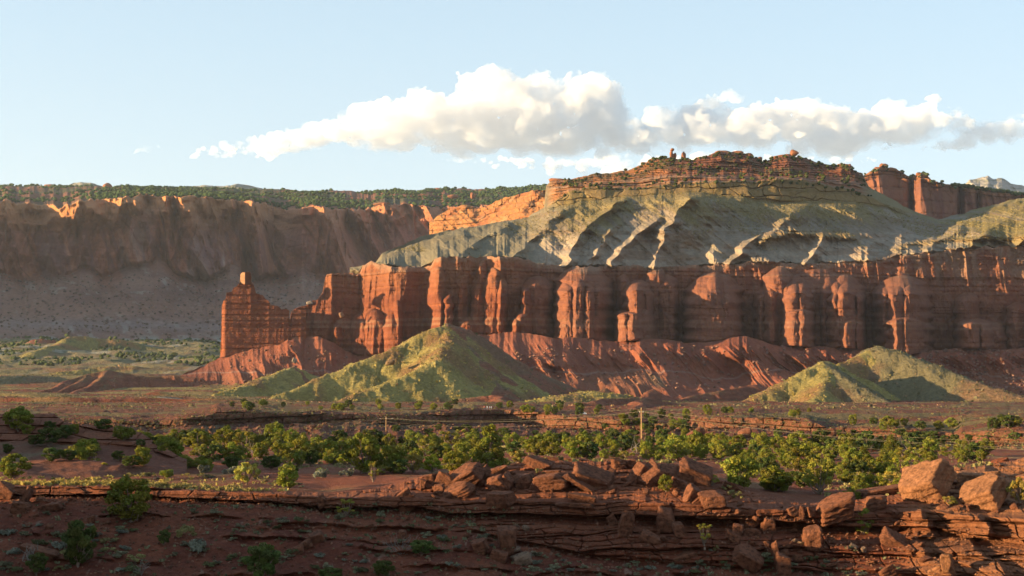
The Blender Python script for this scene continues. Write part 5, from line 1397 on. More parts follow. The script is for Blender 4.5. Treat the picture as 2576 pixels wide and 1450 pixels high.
PROM = [
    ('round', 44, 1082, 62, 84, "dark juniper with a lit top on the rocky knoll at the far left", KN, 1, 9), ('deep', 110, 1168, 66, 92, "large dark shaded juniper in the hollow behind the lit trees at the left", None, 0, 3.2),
    ('round', 34, 1206, 66, 76, "juniper with a dark bent trunk at the left edge above the lip", None, 0, 4.2), ('deep', 82, 1196, 46, 60, "low dark green bush between the left edge juniper and the lit ones", None, 0, 4.2), ('round', 162, 1196, 42, 50, "small juniper in the lit row left of the gnarled one", None, 0, 4.2),
    ('open', 198, 1198, 80, 100, "gnarled half-bare juniper with bright yellow-green clumps and dead limbs", None, 0, 4.2), ('round', 276, 1190, 76, 88, "full sunlit juniper beside the red rock slabs at the left", None, 0, 4.2), ('round', 420, 1178, 80, 92, "broad sunlit juniper right of the red rock slabs", None, 0, 4.2),
    ('round', 500, 1140, 62, 66, "sunlit juniper behind the broad one, with rabbitbrush under it", None, 0, 3.2), ('round', 570, 1142, 74, 76, "tall bright green pinyon in the left grove", None, 0, 3.2), ('open', 612, 1146, 62, 60, "half-dead juniper with a bare grey limb in the left grove", None, 0, 3.2), ('deep', 583, 1182, 36, 48, "small dark green juniper in front of the left grove", None, 0, 4.2),
    ('lime', 620, 1220, 58, 66, "yellow-green bush over the ledge, left of the round-crowned tree", None, 0, 4.2), ('round', 724, 1232, 66, 70, "small round-crowned pinyon leaning over the ledge lip", None, 0, 4.2), ('wide', 740, 1155, 60, 90, "broad dark-stemmed pinyon in the middle of the left grove", None, 0, 3.2), ('round', 690, 1110, 62, 70, "tall rounded juniper at the back of the left grove", None, 0, 3.2), ('wide', 810, 1152, 52, 76, "spreading pinyon with a dark forked trunk", None, 0, 3.2),
    ('round', 915, 1190, 104, 96, "big dark pinyon with visible trunk left of the bush row", None, 0, 3.2), ('wide', 980, 1188, 70, 80, "dark shrubby pinyon joined to the big dark one", None, 0, 3.2), ('thin', 938, 1212, 52, 28, "slender little pinyon standing alone on the red shelf", None, 0, 4.2), ('lime', 1040, 1190, 52, 56, "bright green bush, first of the row behind the red shelf", None, 0, 3.2), ('lime', 1085, 1190, 48, 54, "bright green bush, second of the row behind the red shelf", None, 0, 3.2), ('round', 1140, 1190, 58, 70, "taller bush at the right end of the row behind the red shelf", None, 0, 3.2),
    ('cone', 1235, 1190, 124, 106, "tallest pinyon pine with a layered pointed crown, at the picture's middle", None, 0, 3.4), ('lime', 1302, 1166, 34, 42, "small bright bush at the right foot of the tallest pinyon", None, 0, 3.2), ('round', 1350, 1148, 52, 72, "rounded dense juniper right of the tallest pinyon", None, 0, 3.2), ('deep', 1482, 1158, 48, 54, "dense dark green juniper just behind the mound crest", None, 0, 3.2), ('round', 1448, 1158, 50, 60, "juniper left of the dense dark one behind the crest", None, 0, 3.2), ('lime', 1566, 1156, 22, 34, "small bright lime bush behind the jointed block row", None, 0, 3.2),
    ('round', 1674, 1238, 46, 46, "dark green little tree among the mound boulders", None, 2.5, 4.4), ('wide', 1856, 1228, 84, 110, "big sunlit juniper right of the mound with bright left clumps", None, 0, 3.6), ('open', 1790, 1222, 30, 40, "small bright bush at the left foot of the big juniper", None, 0, 3.6), ('round', 1950, 1236, 66, 84, "loose sunlit juniper in front of the right grove", None, 0, 3.6), ('open', 2058, 1244, 90, 88, "tall sunlit juniper with shade below in the right grove", None, 0, 3.6), ('round', 2122, 1212, 62, 50, "upright juniper right of the tall one in the right grove", None, 0, 3.6), ('round', 2190, 1202, 46, 42, "rounded juniper before the lit rocks at the right", None, 0, 3.4), ('wide', 2200, 1236, 44, 70, "bright green bush left of the largest boulder", None, 0, 3.6), ('round', 2262, 1234, 34, 40, "small green bush beside the dark hump of rock", None, 0, 3.6), ('wide', 2140, 1258, 26, 60, "low green bush on the lip above the flat-faced boulder", None, 0, 4.2),
    ('round', 328, 1312, 118, 140, "large juniper rooted under the lip with a sunlit top and shaded base", None, 4.5, 8), ('deep', 196, 1424, 116, 92, "round green juniper on the dark slope at the lower left", None, 5, 8), ('deep', 92, 1446, 56, 58, "small dark conical bush at the lower left corner", None, 5, 8), ('deep', 655, 1462, 96, 100, "grey-green juniper cut by the bottom edge left of the middle", None, 5, 8), ('thin', 870, 1302, 46, 46, "bright tufted little pinyon on a dark stem below the lip", None, 5, 8), ('deep', 1060, 1396, 40, 70, "dark green bush at the middle of the scrubby slope", None, 5, 8), ('deep', 412, 1372, 40, 36, "little dark bush on a bare stem on the left slope", None, 5, 8),
    ('round', 2172, 1344, 66, 60, "green two-stemmed bush in the notch of the right ledge", None, 4.5, 8), ('lime', 2566, 1268, 68, 60, "bright green bush at the right edge of the picture", None, 3, 8), ('lime', 2388, 1272, 24, 40, "small bright bush between the two big boulders", None, 3, 8), ('thin', 1772, 1372, 54, 40, "thin green shrub under the overhang", None, 4.5, 8), ('lime', 2250, 1180, 30, 28, "small bush at the left of the right ledge's lit rocks", None, 0, 3.6), ('deep', 830, 1458, 30, 70, "low bush cut by the bottom edge", None, 5, 8), ('deep', 964, 1452, 44, 60, "dark bush at the bottom edge near the middle", None, 5, 8),
]
taken = []
for kd, x, yb, h, w, lab, sh, v0, v1 in PROM:
    o = tree_px(kd, x, yb, h, w, lab, sh, v0, v1, cat="pinyon" if 'pinyon' in lab else "bush" if 'bush' in lab or 'shrub' in lab else "juniper", name="pinyon_tree" if 'pinyon' in lab else "bush" if 'bush' in lab or 'shrub' in lab else "juniper_tree")
    taken.append((x, yb - h * .4, w * .42))

# the rest of the wood on the flat
FILL = [  # x range, y range of the foot, number, label, group
    (430, 700, 1086, 1126, 26, "small sunlit juniper in the back rows of the left grove", "junipers in the back rows of the left grove"),
    (500, 1010, 1116, 1172, 44, "sunlit pinyon packed in the middle of the left grove", "pinyons in the middle of the left grove"),
    (1000, 1220, 1130, 1170, 14, "pinyon behind the bush row left of the tallest pinyon", "pinyons behind the bush row"),
    (700, 1180, 1112, 1128, 22, "distant small juniper along the flat's far edge left of the tallest pinyon", "distant junipers left of the tallest pinyon"),
    (1280, 1600, 1112, 1150, 26, "juniper in the thicket between the tallest pinyon and the tall pole", "junipers between the tallest pinyon and the pole"),
    (1590, 1860, 1122, 1158, 34, "juniper in the grove right of the tall pole's foot", "junipers right of the tall pole's foot"),
    (1840, 2300, 1132, 1215, 62, "sunlit pinyon in the dense right grove", "pinyons of the dense right grove"),
    (2140, 2480, 1140, 1172, 24, "small juniper along the flat's edge at the right", "small junipers along the right edge of the flat"),
    (240, 470, 1068, 1112, 16, "juniper on the slope right of the rocky knoll", "junipers beside the rocky knoll"),
]
for x0, x1, y0, y1, n, lab, grp in FILL:
    k = 0; tries = 0
    while k < n and tries < n * 40:
        tries += 1
        x, y = rt.uniform(x0, x1), rt.uniform(y0, y1)
        p = on(FG, x, y, 0.0, 3.0)
        hm = rt.uniform(2.4, 4.9) * (1.25 if p.y > 280 else 1)
        hd = hm / (p.y / (F / S)); wd = hd * rt.uniform(.9, 1.35)
        if any(abs(x - a) < (wd * .32 + c_ * .55) and abs(y - hd * .4 - b) < (hd * .22 + 9) for a, b, c_ in taken): continue
        taken.append((x, y - hd * .4, wd * .42))
        named_pinyon = 'pinyon in' in lab or 'pinyon packed' in lab or 'pinyon behind' in lab  # fill trees taken as junipers, given the pinyon name in these groves
        tree(rt.choice(['round', 'round', 'wide', 'open', 'deep', 'deep', 'wide', 'cone'] if named_pinyon else ['round', 'round', 'wide', 'open', 'deep', 'wide']), p, hm, wd * p.y / (F / S), lab, grp, cat="pinyon" if named_pinyon else "juniper", name="pinyon_tree" if named_pinyon else "juniper_tree")
        k += 1

# trees on the far bank and the slope below it
for x0, x1, y0, y1, n, v0, v1, lab, grp in [
        (545, 1180, 1018, 1034, 22, 0, 2.2, "small juniper on top of the far bank left of the people", "junipers on the far bank left of the people"),
        (1240, 1560, 1024, 1050, 16, 0, 2.2, "small juniper on the far bank between the people and the tall pole", "junipers on the far bank left of the pole"),
        (1560, 1740, 1048, 1096, 20, 1, 4, "small juniper on the gully slope right of the tall pole", "junipers in the gully right of the pole"),
        (1760, 2080, 1036, 1050, 8, 0, 2.2, "small juniper above the lit ledge of the far bank", "junipers above the lit far ledge"),
        (2100, 2560, 1064, 1084, 14, 0, 2.4, "small juniper on the far bank at the right", "junipers on the right far bank"),
        (900, 1740, 1078, 1112, 22, 3, 4, "dark bush low on the shaded far slope", "dark bushes on the shaded far slope"),
        (1760, 2560, 1090, 1140, 26, 3, 4, "dark bush on the far slope around the road", "dark bushes on the far slope by the road")]:
    for k in range(n):
        x, y = rt.uniform(x0, x1), rt.uniform(y0, y1)
        p = on(BANK, x, y, v0, v1)
        h = rt.uniform(2.4, 4.6)
        bush = 'dark' in lab
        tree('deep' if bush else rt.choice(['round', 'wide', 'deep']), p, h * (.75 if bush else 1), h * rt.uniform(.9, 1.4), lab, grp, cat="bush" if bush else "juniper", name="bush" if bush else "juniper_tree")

for x0, x1, y0, y1, n, lab, grp in [(430, 1010, 1150, 1200, 26, "low sunlit bush in front of the left grove", "low bushes before the left grove"), (1280, 1640, 1128, 1160, 16, "low bush behind the mound crest", "low bushes behind the mound crest"), (1860, 2330, 1190, 1246, 26, "low sunlit bush at the front of the right grove", "low bushes before the right grove"), (10, 420, 1168, 1206, 16, "low sunlit bush among the lit junipers above the left lip", "low bushes above the left lip")]:
    for k in range(n):
        p = on(FG, rt.uniform(x0, x1), rt.uniform(y0, y1), 0.0, 3.4)
        h = rt.uniform(.8, 2.2)
        tree(rt.choice(['wide', 'lime', 'deep', 'round']), p, h, h * rt.uniform(1.1, 1.8), lab, grp, cat="bush", name="bush")
for k in range(22):
    x, y = rt.uniform(-10, 430), rt.uniform(1085, 1178)
    p = on(KN, x, y, 1.2, 2.9)
    h = rt.uniform(.8, 2.6)
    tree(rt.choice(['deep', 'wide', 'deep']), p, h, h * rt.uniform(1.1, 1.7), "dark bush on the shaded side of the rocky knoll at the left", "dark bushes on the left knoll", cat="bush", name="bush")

# ---- low plants: sagebrush by the piece, tufts and scrub in the mass
def make_sage(seed, col, n=9, per=46, size=.055, tall=.5):
    r = np.random.RandomState(seed)
    ce = np.stack([r.uniform(-.38, .38, n), r.uniform(-.38, .38, n), r.uniform(.1, tall, n)], -1)
    ra = r.uniform(.13, .22, n)
    V, Fc, Cc = leaves(ce, ra, per, size, r, [np.array(col) * r.uniform(.75, 1.25) for _ in ra], up=.5)
    return tri_mesh("sagebrush", V, Fc, M_SAGE, Cc)


SAGE = [make_sage(1, (.13, .12, .07)), make_sage(2, (.16, .145, .09)), make_sage(3, (.11, .11, .05)), make_sage(4, (.20, .17, .07)), make_sage(5, (.155, .155, .115))]
for x0, x1, y0, y1, n, s0, s1, lab, grp, pick in [
        (0, 420, 1290, 1448, 46, .5, 1.3, "grey-green sagebrush on the dark left slope", "sagebrush on the left slope", (0, 1, 2, 4, 3)),
        (420, 800, 1290, 1446, 40, .4, 1.1, "grey-green sagebrush on the slope under the thin ledge", "sagebrush under the thin ledge", (0, 1, 2)),
        (800, 1290, 1290, 1446, 50, .4, 1.0, "grey-green sagebrush on the middle slope", "sagebrush on the middle slope", (0, 1, 2, 4)),
        (1290, 1700, 1395, 1448, 26, .45, 1.0, "sagebrush under the strata below the mound", "sagebrush under the mound's strata", (1, 4)),
        (1700, 2250, 1380, 1448, 30, .45, 1.1, "sagebrush at the foot of the rock chute", "sagebrush at the foot of the chute", (0, 4, 2)),
        (320, 760, 1176, 1236, 40, .4, .9, "sagebrush on the red ground above the lip", "sagebrush above the lip", (3, 1, 4))]:
    for k in range(n):
        x, y = rt.uniform(x0, x1), rt.uniform(y0, y1)
        o = bpy.data.objects.new("sagebrush", SAGE[rt.choice(pick)]); COL.objects.link(o)
        s_ = s0 + (s1 - s0) * rt.random() ** 1.6
        o.scale = (s_ * rt.uniform(1, 1.5), s_ * rt.uniform(1, 1.4), s_ * rt.uniform(.7, 1.1)); o.rotation_euler = (0, 0, rt.uniform(0, 6.28))
        o.location = on(FG, x, y, 2.4 if y < 1250 else 4.6)
        tag(o, lab, "sagebrush", grp)
for x, y, w, h, lab in [(1745, 1216, 48, 34, "biggest blue-grey sage beside the cracked slab"), (1850, 1255, 34, 22, "pale sage at the edge of the right grove"), (1356, 1192, 20, 14, "small pale sage between the mound stones"), (510, 1172, 34, 30, "silvery tall sage by the left grove"), (580, 1168, 50, 26, "pale yellow-grey sage right of the silvery one"), (805, 1184, 44, 30, "grey sage on the red shelf"), (870, 1186, 46, 26, "wide grey sage left of the bush row"),
                        (1826, 1232, 30, 12, "low yellow-green sage near the smooth stone"), (1800, 1386, 16, 14, "round pale sage under the overhang"), (500, 1392, 44, 44, "tall blue-grey sage on the left slope"), (470, 1352, 50, 30, "wide pale sage at the right of the big juniper")]:
    p = on(FG, x, y, 2.3); sc = p.y / (F / S)
    o = bpy.data.objects.new("sagebrush", SAGE[4 if 'blue' in lab or 'silver' in lab or 'grey' in lab else 3]); COL.objects.link(o)
    o.location = p; o.scale = (w * sc, w * sc * .9, h * sc / .62); o.rotation_euler = (0, 0, rt.uniform(0, 6))
    tag(o, lab, "sagebrush")


def strew(name, pts, sizes, cols, mat, blades=7, tall=1.0, rnd=None):
    """many small tufts in one mesh: each a few quads standing up"""
    r = np.random.RandomState(rnd or 9)
    n = len(pts)
    p = np.repeat(pts, blades, 0); s = np.repeat(sizes, blades)[:, None]
    off = r.normal(size=(n * blades, 3)) * np.array([.35, .35, .0]) * s
    a = r.normal(size=(n * blades, 3)); a[:, 2] *= .4; a /= np.linalg.norm(a, axis=1)[:, None]
    b = np.stack([r.normal(size=n * blades) * .5, r.normal(size=n * blades) * .5, np.ones(n * blades) * tall], -1)
    q0 = p + off - a * s * .35; q1 = p + off + a * s * .35
    q2 = q1 + b * s * r.uniform(.5, 1, (n * blades, 1)) - a * s * .1; q3 = q0 + b * s * r.uniform(.5, 1, (n * blades, 1)) + a * s * .1
    V = np.stack([q0, q1, q2, q3], 1).reshape(-1, 3)
    Cc = np.repeat(np.repeat(cols, blades, 0), 4, 0) * np.repeat(r.uniform(.8, 1.2, (n * blades, 1)), 4, 0)
    me = tri_mesh(name, V, np.arange(len(V)).reshape(-1, 4), mat, Cc)
    o = bpy.data.objects.new(name, me); COL.objects.link(o)
    o['kind'] = 'stuff'
    return o


def surf_pick(sheet, x0, x1, y0, y1, n, v0, v1, r):
    """n points of a sheet that fall in a window of the picture"""
    _, yy = proj(sheet.P)
    xi, = np.where((sheet.xs > x0) & (sheet.xs < x1))
    sub = sheet.P[:, xi]; ysub = yy[:, xi]; vs = sheet.v[:, xi]
    m = (ysub > y0) & (ysub < y1) & (vs >= v0) & (vs <= v1)
    i, j = np.where(m)
    if len(i) == 0: return np.zeros((0, 3))
    k = r.randint(0, len(i), n)
    return sub[i[k], j[k]] + np.stack([r.normal(size=n) * .02] * 3, -1)


rs = np.random.RandomState(77)
# dry grass that catches the light along the lip, then weeds on the slope
pts = []; sz = []; cc = []
for x0, x1, y0, y1, n, s0, s1, co, v0, v1 in [
        (-60, 420, 1190, 1222, 320, .15, .42, (.33, .265, .08), 2.3, 4), (300, 760, 1180, 1236, 260, .12, .35, (.27, .225, .08), 2.3, 4), (440, 1150, 1126, 1180, 400, .25, .45, (.21, .19, .08), 1, 3), (1150, 2500, 1124, 1180, 700, .25, .5, (.21, .19, .08), 0, 3), (2060, 2330, 1180, 1250, 200, .2, .4, (.24, .21, .09), 2, 4),
        (0, 1300, 1270, 1450, 420, .08, .28, (.17, .165, .09), 4.6, 8), (1300, 2300, 1400, 1450, 120, .08, .28, (.16, .16, .09), 5.5, 8), (900, 1320, 1120, 1140, 260, .4, .8, (.30, .26, .11), 0, 2)]:
    p = surf_pick(FG, x0, x1, y0, y1, n, v0, v1, rs)
    pts.append(p); sz.append(rs.uniform(s0, s1, len(p))); cc.append(np.ones((len(p), 3)) * np.array(co) * rs.uniform(.7, 1.25, (len(p), 1)))
strew("dry_grass", np.concatenate(pts), np.concatenate(sz), np.concatenate(cc), M_SAGE, 7)
# scrub on the hills, the terraces and the far bank
n = 60000
xd = rs.uniform(-20, 2600, n); ki = rs.randint(0, int(len(Yr) * .80), n)
ji = np.clip(np.searchsorted(VAL[0], xd), 0, len(VAL[0]) - 1)
ow = own[ki, ji]; keep = (ow == 1) | (ow == 3) | ((ow == 5) & (rs.rand(n) < .5)) | ((ow == 0) & (rs.rand(n) < .2)) | ((ow == 2) & (rs.rand(n) < .05))
ki, ji, ow = ki[keep], ji[keep], ow[keep]
p = np.stack([VX[ki, ji], VY[ki, ji], VAL[2][ki, ji] - .1], -1).astype(float)
s_ = rs.uniform(.5, 1.3, len(p)) * np.where(rs.rand(len(p)) < .06, 2.0, 1)
co = np.where((ow == 1)[:, None], np.array([[.36, .30, .09]]), np.array([[.16, .145, .075]])) * rs.uniform(.6, 1.2, (len(p), 1))
co = np.where((rs.rand(len(p)) < .12)[:, None], np.array([[.34, .22, .12]]), co)
strew("desert_scrub", p, s_, co, M_SAGE, 4, .8, 12)
p = surf_pick(BANK, -20, 2600, 1010, 1150, 5200, .3, 4, rs)
strew("desert_scrub", p, rs.uniform(.25, .8, len(p)), np.array([[.17, .155, .07]]) * rs.uniform(.6, 1.3, (len(p), 1)), M_SAGE, 4, .9, 13)
p = surf_pick(MM, 1000, 2600, 455, 640, 15000, 3.9, 4.85, rs)
keep = fbm((p[:, 0] + p[:, 2]) / 40, p[:, 2] / 60, 3, 80) + (570 - proj(p)[1]) / 130 > -.15
p = p[keep]
strew("desert_scrub", p, rs.uniform(.5, 1.5, len(p)), np.array([[.24, .20, .085]]) * rs.uniform(.6, 1.2, (len(p), 1)), M_SAGE, 4, .8, 14)


def wood(name, p, s0, s1, co, seed):
    """a far-off wood: many small clumps of leaves in one mesh"""
    r = np.random.RandomState(seed)
    V0, F0 = ICO1
    n = len(p)
    sz_ = r.uniform(s0, s1, n)
    jit = 1 + .35 * r.uniform(-1, 1, (n, len(V0), 1))
    V = (V0[None] * jit) * sz_[:, None, None] * np.array([1, 1, .8]) + (p + np.stack([np.zeros(n), np.zeros(n), sz_ * .55], -1))[:, None, :]
    Fc = (F0[None] + (np.arange(n) * len(V0))[:, None, None]).reshape(-1, 3)
    Cc = np.repeat(np.array([co]) * r.uniform(.6, 1.35, (n, 1)), len(V0), 0)
    me = tri_mesh(name, V.reshape(-1, 3), Fc, M_LEAF, Cc)
    o = bpy.data.objects.new(name, me); COL.objects.link(o); o['kind'] = 'stuff'
    return o


p = np.concatenate([surf_pick(FAR, 240, 1460, 462, 530, 6000, 1.0, 1.95, rs), surf_pick(FAR, -50, 300, 465, 510, 700, 1.0, 1.9, rs), surf_pick(FAR, 0, 1460, 464, 482, 900, 1.0, 1.15, rs)])
p = p[fbm(p[:, 0] / 120, p[:, 1] / 300, 4, 28) > -.08]
wood("pinyon_woodland", p, 2.4, 6.5, (.05, .075, .03), 15)
p = np.concatenate([surf_pick(MM, 1400, 2200, 380, 470, 210, 1.0, 2.9, rs), surf_pick(MM, 1400, 2200, 385, 430, 150, 1.0, 1.3, rs), surf_pick(MM, 1420, 2240, 450, 500, 60, 2.9, 3.2, rs)])
wood("pinyon_woodland", p, 1.4, 3.2, (.055, .07, .025), 16)
p = np.concatenate([surf_pick(PEAKS, 2120, 2800, 410, 500, 90, 1.0, 1.06, rs), surf_pick(PEAKS, 2390, 2800, 460, 500, 200, 1.0, 1.03, rs)])
wood("pinyon_woodland", p, 2.5, 5.5, (.07, .095, .04), 17)
n = 2600
ki = rs.randint(int(len(Yr) * .78), len(Yr), n); ji = rs.randint(130, int(len(VAL[0]) * .36), n)
p = np.stack([VX[ki, ji], VY[ki, ji], VAL[2][ki, ji]], -1).astype(float)
p = p[fbm(p[:, 0] / 70, p[:, 1] / 120, 3, 217) > .02]
wood("pinyon_woodland", p, 1.5, 4.0, (.065, .08, .035), 18)
# rubble on the far talus
p = surf_pick(FAR, -20, 960, 690, 880, 1900, 3.02, 4, rs)
r_ = wood("talus_rubble", p, 1.0, 3.4, (.33, .23, .19), 19); r_.data.materials.clear(); r_.data.materials.append(M_FAR)
p = np.concatenate([surf_pick(CL, 2330, 2600, 880, 1000, 500, 2.0, 2.9, rs), surf_pick(CL, 560, 2300, 870, 1000, 700, 2.02, 2.9, rs)])
r_ = wood("talus_rubble", p, .5, 2.0, (.38, .20, .15), 20); r_.data.materials.clear(); r_.data.materials.append(M_MID)
p = surf_pick(BANK, -20, 2600, 1060, 1140, 1500, 2.9, 4, rs)
r_ = wood("slope_rubble", p, .25, .9, (.34, .16, .10), 21); r_.data.materials.clear(); r_.data.materials.append(M_HILL)

p = surf_pick(FG, -20, 2600, 1250, 1450, 5000, 4.6, 8, rs)
r_ = wood("gravel", p, .03, .13, (.36, .17, .11), 22); r_.data.materials.clear(); r_.data.materials.append(M_NEAR)

# ---- dead wood
def snag(name, p, h, seed, label, cat, spread=.6, n=9, thick=.05):
    r = np.random.RandomState(seed)
    parts = []
    for k in range(n):
        an = r.uniform(0, 6.28); t = r.uniform(.4, 1)
        tip = np.array([math.cos(an) * spread * h * t, math.sin(an) * spread * h * t * .6, h * r.uniform(.4, 1)])
        mid = tip * .5 + r.normal(size=3) * .12 * h
        parts.append(tube([[0, 0, -.2], mid * .5 + r.normal(size=3) * .03 * h, mid, tip], thick * h * .5, .006 * h, 5))
        for j in range(2):
            t2 = tip + r.normal(size=3) * .22 * h; parts.append(tube([mid, (mid + t2) / 2 + r.normal(size=3) * .04 * h, t2], thick * h * .22, .004 * h, 4))
    v_, f_ = join(parts)
    o = bpy.data.objects.new(name, tri_mesh(name, v_, f_, M_DEAD, smooth=True)); COL.objects.link(o)
    o.location = p
    return tag(o, label, cat)


snag("dead_tree", on(FG, 1601, 1142, 0, 3.2), 4.2, 2, "bare dark dead tree with a curved limb beside the tall pole's foot", "dead tree", .45, 5)
snag("dead_tree", on(FG, 640, 1150, 0, 3.2), 3.4, 3, "grey dead tree with twisted limbs in the left grove", "dead tree", .5, 7)
snag("dead_tree", on(FG, 212, 1204, 0, 4.2), 2.4, 6, "bare grey limbs reaching out of the gnarled juniper", "dead tree", .8, 6)
snag("dead_bush", on(FG, 76, 1420, 5), 1.6, 4, "black burnt stump with ragged spikes at the lower left", "dead bush", .5, 12, .07)
snag("dead_bush", on(FG, 1010, 1392, 5), 1.5, 5, "sprawling grey dead bush on the middle slope", "dead bush", 1.3, 16, .03)
snag("dead_bush", on(FG, 1326, 1408, 5), 1.1, 7, "small dead bush beside the whitish broken boulder", "dead bush", .6, 8, .04)
snag("dead_bush", on(FG, 355, 1446, 5), 1.0, 8, "bare twigs at the bottom edge on the left", "dead bush", .9, 12, .03)
snag("dead_bush", on(FG, 2160, 1222, 0, 4), 1.6, 9, "pale leafless shrub in front of the right grove", "dead bush", .8, 16, .02)
# ------------------------------------------------------------------ utility poles and their wires
M_POLE = plain_mat("pole_wood", (.34, .20, .09), .85, var=.25, scale=3)
M_WIRE = plain_mat("wire", (.20, .17, .12), .6, var=.05)
M_CER = plain_mat("insulator", (.55, .55, .52), .35, var=.05)


def mobj(name, V, Fc, mat, parent=None, smooth=True):
    o = bpy.data.objects.new(name, tri_mesh(name, V, Fc, mat, smooth=smooth)); COL.objects.link(o)
    if parent: o.parent = parent
    return o


def pole(p, h, label, arms):
    T_ = bpy.data.objects.new("utility_pole", None); COL.objects.link(T_); T_.location = p
    tag(T_, label, "utility pole", None)
    v_, f_ = tube([[0, 0, -1], [0, 0, h * .5], [0, 0, h]], .19, .14, 12); mobj("shaft", v_, f_, M_POLE, T_)
    v_, f_ = tube([[0, 0, h], [0, 0, h + .04]], .14, .02, 12); mobj("cap", v_, f_, M_POLE, T_)
    tips = []
    for (x0, x1, zz) in arms:
        v_, f_ = tube([[x0, -.12, zz], [(x0 + x1) / 2, -.14, zz], [x1, -.12, zz]], .06, .06, 4); mobj("crossarm", v_, f_, M_POLE, T_)
        for x in np.linspace(x0, x1, 3 if x1 - x0 > 1.5 else 2):
            v_, f_ = tube([[x, -.12, zz + .05], [x, -.12, zz + .15], [x, -.12, zz + .22], [x, -.12, zz + .34]], .10, .04, 8); mobj("insulator", v_, f_, M_CER, T_)
            tips.append(Vector(p) + Vector((x, -.12, zz + .3)))
    return tips


pb = on(FG, 1614, 1122, 0, 1.2)
k = 400 / pb.y
PA = Vector(unp(1614, 1123, 400)); hA = unp(1614, 1026, 400)[2] - PA.z
tA = pole(PA, hA, "tall sunlit wooden utility pole standing in the middle of the junipers", [(-.5, .5, hA - 1.3)])
v_, f_ = tube([[0, 0, hA], [0, 0, hA + .35]], .06, .05, 8)
PB = Vector(unp(971, 1100, 560)); hB = unp(971, 1048, 560)[2] - PB.z
tB = pole(PB, hB, "shorter distant utility pole with a wide crossarm, left of the tall one", [(-2.4, 2.4, hB - .9)])
topA = PA + Vector((0, 0, hA + .1))


def wire(a, b, sag, label, group="power lines"):
    a = np.array(a); b = np.array(b)
    t = np.linspace(0, 1, 40)[:, None]
    q = a + (b - a) * t; q[:, 2] -= sag * 4 * (t[:, 0] * (1 - t[:, 0]))
    v_, f_ = tube(q, .013, .013, 5)
    return tag(mobj("power_line", v_, f_, M_WIRE), label, "power line", group)


lowA = PA + Vector((0, -.2, hA - 2.6))
lab1 = "thin power line sagging between the distant pole and the tall pole"
for a, b, s_ in [(tB[1], topA, 2.2), (tB[0], tA[0], 2.2), (tB[2], tA[1], 2.2), (PB + Vector((0, -.2, hB - 2)), lowA, 2.4)]:
    wire(a, b, s_, lab1, "power lines between the two poles")
lab2 = "thin power line running off to the right of the tall pole"
for a, (x, y), s_ in [(topA, (2760, 1118), 2.0), (tA[0], (2760, 1132), 2.0), (tA[1], (2760, 1138), 2.0), (lowA, (2760, 1160), 2.2)]:
    wire(a, unp(x, y, 270), s_, lab2, "power lines right of the tall pole")
lab3 = "thin power line running off to the left of the distant pole"
for a, (x, y), s_ in [(tB[0], (-260, 1092), 3), (tB[2], (-260, 1098), 3), (PB + Vector((0, -.2, hB - 2)), (-260, 1112), 3)]:
    wire(a, unp(x, y, 640), s_, lab3, "power lines left of the distant pole")

# ------------------------------------------------------------------ people on the far bank, a few pixels tall
M_SKIN = plain_mat("skin", (.50, .29, .20), .6, var=.05)
M_HAIR = plain_mat("hair", (.06, .04, .03), .7, var=.1)


